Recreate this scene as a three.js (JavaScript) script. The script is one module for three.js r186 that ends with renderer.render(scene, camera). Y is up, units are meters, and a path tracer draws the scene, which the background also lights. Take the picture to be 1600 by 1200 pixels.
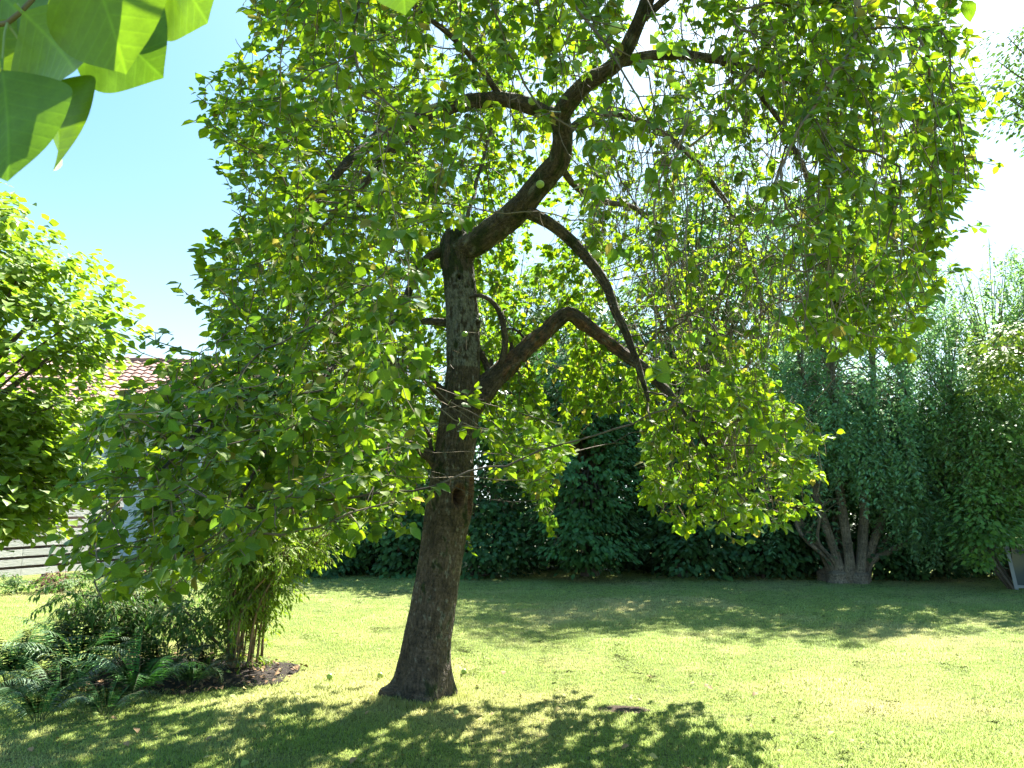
import * as THREE from 'three';
import { ImprovedNoise } from 'three/addons/math/ImprovedNoise.js';

// ------------------------------------------------------------------ camera, sky, sun, exposure
const scene = new THREE.Scene();
const FOV = 53, EYE = 1.6, PITCH = THREE.MathUtils.degToRad(8.7);
const camera = new THREE.PerspectiveCamera(FOV, 4 / 3, 0.05, 700);
camera.position.set(0, EYE, 0);
camera.rotation.x = PITCH;
camera.focus = 7; camera.userData.fStop = 14;

const SUN = new THREE.Vector3(0.335, 0.743, -0.58).normalize();      // towards the sun: behind the trees, to the right
{
  const W = 512, H = 256, data = new Float32Array(W * H * 4), d = new THREE.Vector3();
  for (let j = 0; j < H; j++) for (let i = 0; i < W; i++) {
    const el = ((j + 0.5) / H - 0.5) * Math.PI, ph = ((i + 0.5) / W - 0.5) * 2 * Math.PI;
    d.set(Math.cos(ph) * Math.cos(el), Math.sin(el), Math.sin(ph) * Math.cos(el));
    const deg = Math.max(0, el * 180 / Math.PI), ang = Math.acos(Math.min(1, d.dot(SUN))) * 180 / Math.PI;
    const hz = Math.exp(-deg / 9.5), z = Math.min(1, deg / 70), glow = 0.9 * Math.exp(-ang / 13) + 0.11 * Math.exp(-ang / 40);
    const k = (j * W + i) * 4;
    data[k] = 0.018 - 0.006 * z + 0.40 * hz + glow * 1.0;
    data[k + 1] = 0.122 - 0.042 * z + 0.36 * hz + glow * 0.98;
    data[k + 2] = 0.215 - 0.03 * z + 0.27 * hz + glow * 0.95;
    data[k + 3] = 1;
  }
  const sky = new THREE.DataTexture(data, W, H, THREE.RGBAFormat, THREE.FloatType);
  sky.mapping = THREE.EquirectangularReflectionMapping;
  sky.magFilter = THREE.LinearFilter; sky.minFilter = THREE.LinearFilter; sky.wrapS = THREE.RepeatWrapping; sky.needsUpdate = true;
  scene.background = sky; scene.environment = sky;
}
const sun = new THREE.DirectionalLight(new THREE.Color(1.0, 0.95, 0.85), 5.0);
sun.position.copy(SUN).multiplyScalar(60);
sun.castShadow = true;
sun.shadow.mapSize.set(4096, 4096);
Object.assign(sun.shadow.camera, { left: -28, right: 28, top: 28, bottom: -28, near: 1, far: 140 });
scene.add(sun, sun.target);

const renderer = new THREE.WebGLRenderer({ antialias: true });
renderer.setSize(1024, 768);
renderer.shadowMap.enabled = true;
renderer.toneMapping = THREE.LinearToneMapping;
renderer.toneMappingExposure = 5.2;

// ------------------------------------------------------------------ helpers
function rng(seed) { let a = seed >>> 0; return () => { a = (a + 0x6D2B79F5) | 0; let t = Math.imul(a ^ (a >>> 15), 1 | a); t = (t + Math.imul(t ^ (t >>> 7), 61 | t)) ^ t; return ((t ^ (t >>> 14)) >>> 0) / 4294967296; }; }
const R = rng(20240717);
const rr = (a, b, r = R) => a + (b - a) * r();
const noise3 = new ImprovedNoise();
const N = (x, y, z) => noise3.noise(x + 31.7, y + 17.3, z + 5.1);
const fbm = (x, y, z, o = 4) => { let s = 0, a = 0.5; for (let i = 0; i < o; i++) { s += a * N(x, y, z); x *= 2.03; y *= 2.03; z *= 2.03; a *= 0.5; } return s; };
const V = (x, y, z) => new THREE.Vector3(x, y, z);
const sm = (a, b, x) => { const t = Math.min(1, Math.max(0, (x - a) / (b - a))); return t * t * (3 - 2 * t); };
const KPX = 600 / Math.tan(THREE.MathUtils.degToRad(FOV / 2)), CP = Math.cos(PITCH), SP = Math.sin(PITCH);
// a point measured in the photograph (1600 x 1200) at a distance d in front of the camera, as a place in the garden
function at(px, py, d) {
  const x = (px - 800) / KPX, y = (600 - py) / KPX, t = d / (CP - y * SP);
  return V(x * t, EYE + (y * CP + SP) * t, -d);
}
function ground(px, py) {
  const x = (px - 800) / KPX, y = (600 - py) / KPX, t = EYE / -(y * CP + SP);
  return V(x * t, 0, -(CP - y * SP) * t);
}
function toPx(p) {
  const y = p.y - EYE, z = p.z, yc = y * CP + z * SP, zc = -y * SP + z * CP;
  return zc > -0.05 ? null : [800 + KPX * p.x / -zc, 600 - KPX * yc / -zc, -zc];
}
const taken = new Map();
function numbered(n) { const k = taken.get(n) || 0; taken.set(n, k + 1); return k ? `${n}_${String(k).padStart(3, '0')}` : n; }
function tag(o, label, category, group, kind) {
  o.name = numbered(o.name);
  if (label) o.userData.label = label;
  if (category) o.userData.category = category;
  if (group) o.userData.group = group;
  if (kind) o.userData.kind = kind;
  scene.add(o); return o;
}
function thing(name, label, category, pos, group) { const g = new THREE.Group(); g.name = name; if (pos) g.position.copy(pos); return tag(g, label, category, group); }
function part(parent, name, geo, mat, kind) {
  const m = new THREE.Mesh(geo, mat); m.name = name; m.castShadow = m.receiveShadow = true;
  if (kind) m.userData.kind = kind;
  parent.add(m); return m;
}
// mesh buffer in world coordinates; build() places it relative to an origin
class MB {
  constructor() { this.p = []; this.n = []; this.u = []; this.c = []; this.i = []; }
  get count() { return this.p.length / 3; }
  v(x, y, z, nx, ny, nz, u, w, c) { this.p.push(x, y, z); this.n.push(nx, ny, nz); this.u.push(u, w); if (c) this.c.push(c[0], c[1], c[2]); else this.c.push(1, 1, 1); }
  geo(o = null, normals = false) {
    const g = new THREE.BufferGeometry(), p = new Float32Array(this.p);
    if (o) for (let k = 0; k < p.length; k += 3) { p[k] -= o.x; p[k + 1] -= o.y; p[k + 2] -= o.z; }
    g.setAttribute('position', new THREE.BufferAttribute(p, 3));
    g.setAttribute('normal', new THREE.BufferAttribute(new Float32Array(this.n), 3));
    g.setAttribute('uv', new THREE.BufferAttribute(new Float32Array(this.u), 2));
    g.setAttribute('color', new THREE.BufferAttribute(new Float32Array(this.c), 3));
    g.setIndex(this.i);
    if (normals) g.computeVertexNormals();
    return g;
  }
}
// tube through points with radii; col(k, angle, point) gives a colour
function tube(mb, pts, rad, sides, col, shape) {
  const n = pts.length; if (n < 2) return;
  const T = V(), X = V(), Y = V(), P = V(), D = V();
  let prevT = null, s = 0;
  X.set(1, 0, 0);
  for (let k = 0; k < n; k++) {
    T.copy(pts[Math.min(n - 1, k + 1)]).sub(pts[Math.max(0, k - 1)]).normalize();
    if (!prevT && Math.abs(T.x) > 0.9) X.set(0, 0, 1);
    X.addScaledVector(T, -X.dot(T)).normalize(); Y.crossVectors(X, T).multiplyScalar(-1).normalize();
    Y.crossVectors(T, X).normalize();
    prevT = T;
    if (k) s += pts[k].distanceTo(pts[k - 1]);
    const b = mb.count;
    for (let j = 0; j <= sides; j++) {
      const a = j / sides * Math.PI * 2; D.copy(X).multiplyScalar(Math.cos(a)).addScaledVector(Y, Math.sin(a));
      const r = shape ? shape(rad[k], k, a, s, pts[k]) : rad[k];
      P.copy(pts[k]).addScaledVector(D, r);
      mb.v(P.x, P.y, P.z, D.x, D.y, D.z, a * rad[0], s, col ? col(k, a, P, s) : null);
    }
    if (k) for (let j = 0; j < sides; j++) { const q = b + j, o = q - sides - 1; mb.i.push(o, o + 1, q, q, o + 1, q + 1); }
  }
  const e = mb.count, L = pts[n - 1], b = e - sides - 1;           // round off the end
  mb.v(L.x + T.x * rad[n - 1] * 0.6, L.y + T.y * rad[n - 1] * 0.6, L.z + T.z * rad[n - 1] * 0.6, T.x, T.y, T.z, 0, s, col ? col(n - 1, 0, L, s) : null);
  for (let j = 0; j < sides; j++) mb.i.push(b + j, b + j + 1, e);
}
function spline(ctrl, step) {
  const c = new THREE.CatmullRomCurve3(ctrl.map(q => q.p), false, 'centripetal'), len = c.getLength(), n = Math.max(2, Math.round(len / step));
  const pts = [], rad = [];
  for (let k = 0; k <= n; k++) {
    const u = c.getUtoTmapping(k / n), f = u * (ctrl.length - 1), i = Math.min(ctrl.length - 2, Math.floor(f));
    pts.push(c.getPoint(u)); rad.push(ctrl[i].r + (ctrl[i + 1].r - ctrl[i].r) * (f - i));
  }
  return { pts, rad, len };
}
// one leaf shape: base at the origin, along +y (length 1), upper face +z
function leafShape({ w = 0.3, peak = 0.42, tip = 0.85, fold = 0.25, curl = 0.15, seg = 4, wave = 0, twist = 0, stalk = 0.12, teeth = 0 }) {
  const pos = [], uv = [], idx = [];
  const prof = t => { const a = t < peak ? Math.pow(Math.sin(t / peak * Math.PI / 2), 0.95) : Math.pow(Math.cos((t - peak) / (1 - peak) * Math.PI / 2), 1 / Math.max(0.4, 2 - tip)); return a; };
  for (let k = 0; k <= seg; k++) {
    const t = k / seg, hw = w * prof(Math.min(1, t)) * (1 + (teeth ? teeth * (k % 2 ? 1 : -1) : 0)), y = stalk + (1 - stalk) * t, zc = -curl * t * t, tw = twist * t;
    const wz = wave * Math.sin(t * 9) * prof(Math.min(1, t));
    for (const sx of [-1, 0, 1]) {
      const x0 = sx * hw, z0 = Math.abs(sx) * hw * fold + (sx ? wz * sx : 0);
      pos.push(x0 * Math.cos(tw) - z0 * Math.sin(tw), y, zc + x0 * Math.sin(tw) + z0 * Math.cos(tw)); uv.push(0.5 + sx * 0.5 * (hw / w), t);
    }
    if (k) { const b = k * 3, a = b - 3; if (k > 1) idx.push(a, a + 1, b, a + 1, a + 2, b + 1 + (k === seg ? 0 : 0)); if (k < seg) idx.push(b, a + 1, b + 1, b + 1, k > 1 ? a + 2 : a + 1, b + 2); }
  }
  if (stalk) { const b = pos.length / 3; pos.push(-0.012, 0, 0.01, 0.012, 0, 0.01, 0.012, stalk * 1.15, 0, -0.012, stalk * 1.15, 0); uv.push(0.5, 0.01, 0.5, 0.01, 0.5, 0.02, 0.5, 0.02); idx.push(b, b + 1, b + 2, b, b + 2, b + 3); }
  const g = new THREE.BufferGeometry();
  g.setAttribute('position', new THREE.Float32BufferAttribute(pos, 3)); g.setAttribute('uv', new THREE.Float32BufferAttribute(uv, 2)); g.setIndex(idx); g.computeVertexNormals();
  return g;
}
const _m = new THREE.Matrix4(), _x = V(), _y = V(), _z = V();
function leafMatrix(p, dir, nrm, s, sw = 1) {
  _y.copy(dir).normalize(); _z.copy(nrm).addScaledVector(_y, -nrm.dot(_y));
  if (_z.lengthSq() < 1e-4) _z.set(_y.y, -_y.x, 0.3).addScaledVector(_y, -(0.3 * _y.z));
  _z.normalize(); _x.crossVectors(_y, _z);
  return new THREE.Matrix4().makeBasis(_x.clone().multiplyScalar(s * sw), _y.clone().multiplyScalar(s), _z.clone().multiplyScalar(s)).setPosition(p);
}
function bake(mb, g, m, c) {
  const P = g.attributes.position.array, Nn = g.attributes.normal.array, U = g.attributes.uv.array, I = g.index.array, b = mb.count, e = m.elements;
  const s = 1 / Math.hypot(e[4], e[5], e[6]);
  for (let k = 0, q = 0; k < P.length; k += 3, q += 2) {
    const x = P[k], y = P[k + 1], z = P[k + 2], a = Nn[k], d = Nn[k + 1], f = Nn[k + 2];
    mb.p.push(e[0] * x + e[4] * y + e[8] * z + e[12], e[1] * x + e[5] * y + e[9] * z + e[13], e[2] * x + e[6] * y + e[10] * z + e[14]);
    mb.n.push((e[0] * a + e[4] * d + e[8] * f) * s, (e[1] * a + e[5] * d + e[9] * f) * s, (e[2] * a + e[6] * d + e[10] * f) * s);
    mb.u.push(U[q], U[q + 1]); mb.c.push(c[0], c[1], c[2]);
  }
  for (let k = 0; k < I.length; k++) mb.i.push(I[k] + b);
}
function dataTex(w, h, f, srgb = true) {
  const d = new Uint8Array(w * h * 4);
  for (let j = 0; j < h; j++) for (let i = 0; i < w; i++) { const c = f(i / w, j / h, i, j), k = (j * w + i) * 4; d[k] = c[0] * 255; d[k + 1] = c[1] * 255; d[k + 2] = c[2] * 255; d[k + 3] = 255; }
  const t = new THREE.DataTexture(d, w, h); t.wrapS = t.wrapT = THREE.RepeatWrapping; t.magFilter = THREE.LinearFilter; t.minFilter = THREE.LinearMipmapLinearFilter; t.generateMipmaps = true;
  if (srgb) t.colorSpace = THREE.SRGBColorSpace; t.needsUpdate = true; return t;
}
// noise that tiles over the unit square
const tn = (u, v, f, z = 0) => { const a = u * 2 * Math.PI, b = v * 2 * Math.PI, q = f / (2 * Math.PI); return 0.5 * (N(Math.cos(a) * q + z, Math.sin(a) * q, Math.cos(b) * q) + N(Math.sin(a) * q, Math.sin(b) * q + z, Math.cos(b) * q)); };

// ------------------------------------------------------------------ materials
const leafTex = dataTex(256, 256, (u, v) => {
  const x = Math.abs(u - 0.5) * 2, vein = Math.exp(-Math.pow((u - 0.5) / 0.012, 2)), ph = (v - x * 0.32) * 8.5, sv = Math.pow(Math.max(0, 1 - Math.abs((ph - Math.floor(ph)) - 0.5) * 2 / 0.16 * 0.5), 2) * (1 - x * 0.6);
  const m = 0.86 + 0.10 * fbm(u * 9, v * 9, 2) + 0.06 * fbm(u * 40, v * 40, 7);
  const b = Math.min(1, m + 0.13 * Math.max(vein, sv * 0.6));
  return [b * 0.99, b, b * 0.95];
});
const leafBump = dataTex(256, 256, (u, v) => {
  const x = Math.abs(u - 0.5) * 2, vein = Math.exp(-Math.pow((u - 0.5) / 0.02, 2)), ph = (v - x * 0.32) * 8.5, sv = Math.pow(Math.max(0, 1 - Math.abs((ph - Math.floor(ph)) - 0.5) * 2 / 0.3 * 0.5), 2);
  const b = 0.6 - 0.4 * Math.max(vein, sv * 0.6) + 0.1 * fbm(u * 20, v * 20, 3); return [b, b, b];
}, false);
function leafMat(o = {}) {
  return new THREE.MeshPhysicalMaterial({ color: new THREE.Color().setRGB(...(o.c || [1, 1, 1])), vertexColors: !o.c, map: leafTex, roughness: 0.95, transmission: o.t ?? 0.5, thickness: 0, ior: 1.4, specularIntensity: 0.5,
    clearcoat: o.coat ?? 0.28, clearcoatRoughness: o.cr ?? 0.38, side: THREE.DoubleSide });
}
const barkBump = dataTex(512, 512, (u, v) => {
  let c = 0.5 + 0.9 * tn(u, v, 16) + 0.5 * tn(u, v, 40, 3); const cr = Math.abs(tn(u, v * 0.35 + 0.2, 22, 9) + 0.35 * tn(u, v, 30, 4)); c -= 0.45 * Math.exp(-cr * 16); c += 0.25 * tn(u, v, 90, 11);
  c = Math.min(1, Math.max(0, c)); return [c, c, c];
}, false);
const barkTint = dataTex(512, 512, (u, v) => {
  const g = 0.78 + 0.30 * tn(u, v, 20, 1) + 0.22 * tn(u, v, 70, 2) + 0.15 * tn(u, v, 150, 5), cr = Math.abs(tn(u, v * 0.35 + 0.2, 22, 9) + 0.35 * tn(u, v, 30, 4)), k = Math.min(1, Math.max(0.25, g - 0.25 * Math.exp(-cr * 18)));
  return [k, k * 0.985, k * 0.96];
});
const bt = (t, r) => { const c = t.clone(); c.repeat.set(r, r); c.needsUpdate = true; return c; };
const barkMat = new THREE.MeshStandardMaterial({ vertexColors: true, map: bt(barkTint, 2), bumpMap: bt(barkBump, 2), bumpScale: 0.016, roughness: 0.95 });
const twigMat = new THREE.MeshStandardMaterial({ vertexColors: true, roughness: 0.9 });
const plain = (r, g, b, rough = 0.8, o = {}) => new THREE.MeshStandardMaterial({ color: new THREE.Color().setRGB(r, g, b), roughness: rough, ...o });
const APPLE_LEAF = leafMat({ t: 0.68 }), TREE_LEAF = leafMat({ t: 0.42, coat: 0.35 }), MAPLE_LEAF = leafMat({ t: 0.55, coat: 0.8, cr: 0.3 }), DARK_LEAF = leafMat({ t: 0.32, coat: 0.4 }), WILLOW_LEAF = leafMat({ t: 0.5, coat: 0.3 });

// ------------------------------------------------------------------ the ground
const D0 = -ground(658, 1086).z;                                     // the apple tree's distance
const groundY = (x, z) => 0.03 * fbm(x * 0.25, 0, z * 0.25, 2) + 0.012 * N(x * 1.1, 3, z * 1.1);
const dry = (x, z) => sm(0.02, 0.3, fbm(x * 0.42 + 9, 4, z * 0.42, 4));
const straw = (x, z) => sm(0.06, 0.26, fbm(x * 1.5 + 2, 8, z * 1.5, 3));
function grassColour(x, z, r) {
  const d = Math.min(1, dry(x, z) * 0.55 + straw(x, z) * 0.4 + 0.2 * r), g = 1 - d;
  const b = 0.85 + 0.3 * r;
  return [(0.205 * g + 0.37 * d) * b, (0.29 * g + 0.36 * d) * b, (0.03 * g + 0.115 * d) * b];
}
{
  const n = 230, mb = new MB(), w = t => Math.sign(t) * (Math.abs(t) * 26 + Math.pow(Math.abs(t), 6) * 290);
  for (let j = 0; j <= n; j++) for (let i = 0; i <= n; i++) {
    const x = w(i / n * 2 - 1), z = w(j / n * 2 - 1) - 9, c = grassColour(x, z, 0.5 + fbm(x * 5, 1, z * 5, 2));
    mb.v(x, groundY(x, z), z, 0, 1, 0, x, z, [c[0] * 0.8, c[1] * 0.8, c[2] * 0.8]);
    if (i && j) { const a = (j - 1) * (n + 1) + i - 1; mb.i.push(a, a + n + 1, a + 1, a + 1, a + n + 1, a + n + 2); }
  }
  const t = dataTex(512, 512, (u, v) => { const k = 0.72 + 0.5 * tn(u, v, 60, 2) + 0.5 * tn(u, v, 130, 4); return [Math.min(1, k * 1.02), Math.min(1, k), Math.min(1, k * 0.92)]; });
  t.repeat.set(0.7, 0.7);
  const b = dataTex(512, 512, (u, v) => { const k = Math.min(1, Math.max(0, 0.5 + 0.8 * tn(u, v, 110, 6) + 0.3 * tn(u, v, 40, 3))); return [k, k, k]; }, false); b.repeat.set(0.7, 0.7);
  const m = new THREE.Mesh(mb.geo(null, true), new THREE.MeshStandardMaterial({ vertexColors: true, map: t, bumpMap: b, bumpScale: 0.02, roughness: 1 }));
  m.name = 'lawn'; m.receiveShadow = true; tag(m, 'mown lawn with dry straw coloured patches across the garden', 'lawn', null, 'structure');
}
// ------------------------------------------------------------------ generic trees and shrubs
const LEAF_SMALL = [leafShape({ w: 0.3, seg: 2, fold: 0.3, curl: 0.12, stalk: 0 }), leafShape({ w: 0.34, seg: 2, fold: 0.15, curl: 0.3, stalk: 0 })];
const LEAF_BROAD = [leafShape({ w: 0.42, peak: 0.35, tip: 1.2, seg: 4, fold: 0.22, curl: 0.15, stalk: 0.15, wave: 0.02 }), leafShape({ w: 0.45, peak: 0.4, seg: 3, fold: 0.35, curl: 0.35, stalk: 0.15 }), leafShape({ w: 0.4, peak: 0.35, seg: 3, fold: 0.1, curl: -0.12, stalk: 0.15, twist: 0.5 })];
const rv = (r = R) => { for (;;) { const x = r() * 2 - 1, y = r() * 2 - 1, z = r() * 2 - 1, q = x * x + y * y + z * z; if (q < 1 && q > 0.001) return V(x, y, z); } };
function tinted(c, r, d = 0.3) { const b = 1 - d / 2 + d * r(), y = 0.9 + 0.25 * r(); return [c[0] * b * y, c[1] * b, c[2] * b * (0.7 + 0.6 * r())]; }
// lobes: [centre, radii]; clumps of leaves through the outer part of each lobe, limbs leading to them
function leafyTree(o) {
  const r = rng(o.seed), root = thing(o.name, o.label, o.category || 'tree', o.base, o.group), wood = new MB(), limbs = new MB(), leaves = new MB();
  const bc = o.bark || [0.10, 0.08, 0.06], col = () => bc, top = o.fork.clone();
  if (o.stems) for (let k = 0; k < o.stems; k++) {
    const a = k / o.stems * 6.283 + r(), e = top.clone().add(V(Math.cos(a) * o.spread, (r() - 0.5) * 0.6, Math.sin(a) * o.spread)), b = o.base.clone().add(V(Math.cos(a) * 0.15, -0.05, Math.sin(a) * 0.15));
    const q = spline([{ p: b, r: o.trunkR * rr(0.6, 1, r) }, { p: b.clone().lerp(e, 0.5).add(rv(r).multiplyScalar(0.12)), r: o.trunkR * 0.7 }, { p: e, r: o.trunkR * 0.4 }], 0.25); tube(wood, q.pts, q.rad, 7, col);
  } else {
    const b = o.base.clone(); b.y -= 0.1;
    const q = spline([{ p: b, r: o.trunkR * 1.4 }, { p: b.clone().lerp(top, 0.15), r: o.trunkR }, { p: b.clone().lerp(top, 0.6).add(rv(r).multiplyScalar(0.1)), r: o.trunkR * 0.85 }, { p: top, r: o.trunkR * 0.7 }], 0.2); tube(wood, q.pts, q.rad, 12, col, (rad, k, a, s) => rad * (1 + 0.12 * N(Math.cos(a) * 2, s * 2, Math.sin(a) * 2)));
  }
  const vol = o.lobes.map(([, q]) => Math.pow(q[0] * q[1] * q[2], 0.7)), tot = vol.reduce((a, b) => a + b, 0);
  o.lobes.forEach(([c, q], li) => {
    const n = Math.round(o.clumps * vol[li] / tot);
    for (let k = 0; k < n; k++) {
      const u = rv(r).normalize(), rho = Math.pow(rr(o.inner ?? 0.25, 1, r), 0.6) * (0.86 + 0.28 * N(u.x * 2.3 + o.seed, u.y * 2.3, u.z * 2.3 + li));
      const cc = V(c.x + u.x * q[0] * rho, c.y + u.y * q[1] * rho, c.z + u.z * q[2] * rho);
      if (cc.y < (o.minY ?? 0.15)) continue;
      if (o.cut && !o.cut(cc)) continue;
      const out = u.clone().setY(u.y * 0.6).normalize();
      if (k % (o.limbEvery || 6) === 0) {
        const mid = top.clone().lerp(cc, 0.5); mid.y += 0.12 * cc.distanceTo(top);
        const q2 = spline([{ p: top.clone().lerp(cc, 0.02), r: o.trunkR * 0.35 }, { p: mid.add(rv(r).multiplyScalar(0.12)), r: o.trunkR * 0.18 }, { p: cc, r: 0.008 }], 0.3); tube(limbs, q2.pts, q2.rad, 5, col);
      }
      const tone = 0.8 + 0.4 * r(), cr = o.clumpR * rr(0.6, 1.3, r);
      for (let j = 0; j < o.per; j++) {
        const d = rv(r), p = cc.clone().add(V(d.x * cr, d.y * cr * (o.flat ?? 0.55), d.z * cr).addScaledVector(out, 0)); p.y -= (o.droop ?? 0.3) * (d.x * d.x + d.z * d.z) * cr;
        if (p.y < 0.04) continue;
        const dir = V(d.x + out.x * 0.8, d.y * 0.4 - (o.hang ?? 0.35), d.z + out.z * 0.8), nr = V(0, 1, 0).addScaledVector(out, o.face ?? 0.5).add(rv(r).multiplyScalar(o.jit ?? 0.6));
        const ct = tinted(o.tint, r); ct[0] *= tone; ct[1] *= tone; ct[2] *= tone;
        bake(leaves, o.shapes[(r() * o.shapes.length) | 0], leafMatrix(p, dir, nr, o.leaf * rr(0.65, 1.25, r), o.lw || 1), ct);
      }
    }
  });
  part(root, o.stems ? 'stems' : 'trunk', wood.geo(o.base), twigMat);
  if (limbs.count) part(root, 'limbs', limbs.geo(o.base), twigMat, 'stuff');
  const cr = part(root, 'crown', leaves.geo(o.base), o.mat, 'stuff');
  return root;
}
// ------------------------------------------------------------------ the house and the fence behind the garden, left
{
  const o = V(-15.2, 0, -23), ang = 0.16, root = thing('house', 'pale rendered house with reddish brown tiled roof behind the garden', 'house', o);
  root.rotation.y = ang;
  const wallM = plain(0.55, 0.56, 0.58, 0.9, { bumpMap: bt(barkBump, 0.5), bumpScale: 0.004 }), L = 15, Dp = 7, Hw = 4.35, Hr = 6.55;
  const box = (w, h, d, x, y, z) => { const g = new THREE.BoxGeometry(w, h, d); g.translate(x, y, z); return g; };
  part(root, 'wall', box(L, Hw, Dp, 0, Hw / 2 - 0.05, -Dp / 2), wallM);
  const sh = new THREE.Shape([new THREE.Vector2(0.5, Hw - 0.25), new THREE.Vector2(-Dp / 2, Hr - 0.06), new THREE.Vector2(-Dp - 0.5, Hw - 0.25), new THREE.Vector2(-Dp - 0.5, Hw - 0.4), new THREE.Vector2(-Dp / 2, Hr - 0.25), new THREE.Vector2(0.5, Hw - 0.4)].map(p => p));
  const rg = new THREE.ExtrudeGeometry(sh, { depth: L + 0.8, bevelEnabled: false }); rg.rotateY(-Math.PI / 2); rg.translate(L / 2 + 0.4, 0, 0);
  const roof = part(root, 'roof', rg, plain(0.2, 0.12, 0.09, 0.9));
  // rows of overlapping clay tiles, joined: each is about four pixels wide in the photograph
  const tiles = new MB(), a0 = V(0, Hw - 0.24, 0.55), a1 = V(0, Hr - 0.03, -Dp / 2), run = a1.clone().sub(a0), slope = run.clone().normalize(), up = V(0, slope.z < 0 ? -slope.z : slope.z, slope.y).normalize(), rows = 15, r = rng(5);
  for (let side = 0; side < 2; side++) for (let j = 0; j < rows; j++) {
    const nx = 52, w = (L + 0.8) / nx;
    for (let i = 0; i < nx; i++) {
      const x0 = -L / 2 - 0.4 + i * w, k = 0.8 + 0.4 * r(), c = [0.34 * k, 0.19 * k, 0.15 * k];
      const p0 = a0.clone().addScaledVector(run, j / rows).addScaledVector(up, 0.05), p1 = a0.clone().addScaledVector(run, (j + 1.12) / rows).addScaledVector(up, 0.012);
      const prof = [[0, 0], [0.18, 0.03], [0.45, 0.045], [0.7, 0.02], [1, 0.0]];
      for (let q = 0; q < prof.length; q++) for (const [p, lip] of [[p0, 1], [p1, 1]]) {
        const z = side ? -Dp - p.z - up.z * prof[q][1] : p.z + up.z * prof[q][1];
        tiles.v(x0 + prof[q][0] * w * 0.98, p.y + up.y * prof[q][1], z, 0, up.y, (side ? -1 : 1) * up.z, 0, 0, c);
        if (q && lip && p === p1) { const b = tiles.count - 4; tiles.i.push(b, b + 1, b + 2, b + 2, b + 1, b + 3); }
      }
      const b = tiles.count; for (let q = 0; q < prof.length; q++) for (const s of [0, 1]) { const p = p0.clone().addScaledVector(up, s ? -0.035 : prof[q][1]); tiles.v(x0 + prof[q][0] * w * 0.98, p.y, side ? -Dp - p.z : p.z, 0, 0, side ? -1 : 1, 0, 0, c); }
      for (let q = 0; q < prof.length - 1; q++) tiles.i.push(b + q * 2, b + q * 2 + 1, b + q * 2 + 2, b + q * 2 + 2, b + q * 2 + 1, b + q * 2 + 3);
    }
  }
  const tm = part(roof, 'roof_tiles', tiles.geo(null, true), new THREE.MeshStandardMaterial({ vertexColors: true, roughness: 0.8, side: THREE.DoubleSide }), 'stuff');
  const ridge = new MB(); for (let i = 0; i < 42; i++) { const x = -L / 2 - 0.4 + i * 0.376, k = 0.8 + 0.4 * r(); tube(ridge, [V(x, Hr + 0.0, -Dp / 2), V(x + 0.36, Hr + 0.02, -Dp / 2)], [0.1, 0.115], 8, () => [0.3 * k, 0.16 * k, 0.12 * k]); }
  part(roof, 'ridge_tiles', ridge.geo(), twigMat, 'stuff');
  const gut = new MB(); tube(gut, [V(-L / 2 - 0.4, Hw - 0.33, 0.56), V(L / 2 + 0.4, Hw - 0.33, 0.56)], [0.065, 0.065], 8, () => [0.3, 0.31, 0.32]); part(root, 'gutter', gut.geo(), twigMat);
  part(root, 'fascia', box(L + 0.7, 0.2, 0.03, 0, Hw - 0.42, 0.47), plain(0.35, 0.3, 0.27));
  for (const x of [1.2, 4.6]) {
    const w = part(root, 'window', box(1.3, 1.25, 0.06, x, 2.6, 0.035), plain(0.75, 0.75, 0.74, 0.5)); part(w, 'pane', box(1.1, 1.05, 0.02, x, 2.6, 0.068), plain(0.03, 0.04, 0.05, 0.08));
  }
}
{
  const a = V(-11.6, 0, -11.5), b = V(-8.9, 0, -17.8), len = a.distanceTo(b), root = thing('board_fence', 'pale weathered board fence with dark gaps behind the red and green border', 'fence', a);
  root.rotation.y = Math.atan2(-(b.z - a.z), b.x - a.x);
  const r = rng(8), front = [0, 1, 2].map(() => { const k = rr(0.55, 0.68, r); return plain(k, k * 0.95, k * 0.9, 0.85, { bumpMap: bt(barkBump, 1), bumpScale: 0.004 }); }), back = plain(0.13, 0.085, 0.075, 0.9);
  const bg = new THREE.BoxGeometry(len / 3 - 0.006, 0.135, 0.022), bb = new THREE.BoxGeometry(len, 0.13, 0.02);
  for (let j = 0; j < 8; j++) for (let s = 0; s < 3; s++) { const m = part(root, 'board', bg, front[(j + s * 2) % 3]); m.position.set(len * (s + 0.5) / 3, 0.22 + j * 0.19, 0.045 + 0.004 * r()); m.rotation.z = (r() - 0.5) * 0.006; }
  for (let j = 0; j < 7; j++) { const m = part(root, 'rear_board', bb, back); m.position.set(len / 2, 0.315 + j * 0.19, -0.05); }
  const pg = new THREE.BoxGeometry(0.09, 1.75, 0.06); for (let s = 0; s < 5; s++) { const m = part(root, 'post', pg, back); m.position.set(0.06 + (len - 0.12) * s / 4, 0.82, 0); }
}
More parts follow.
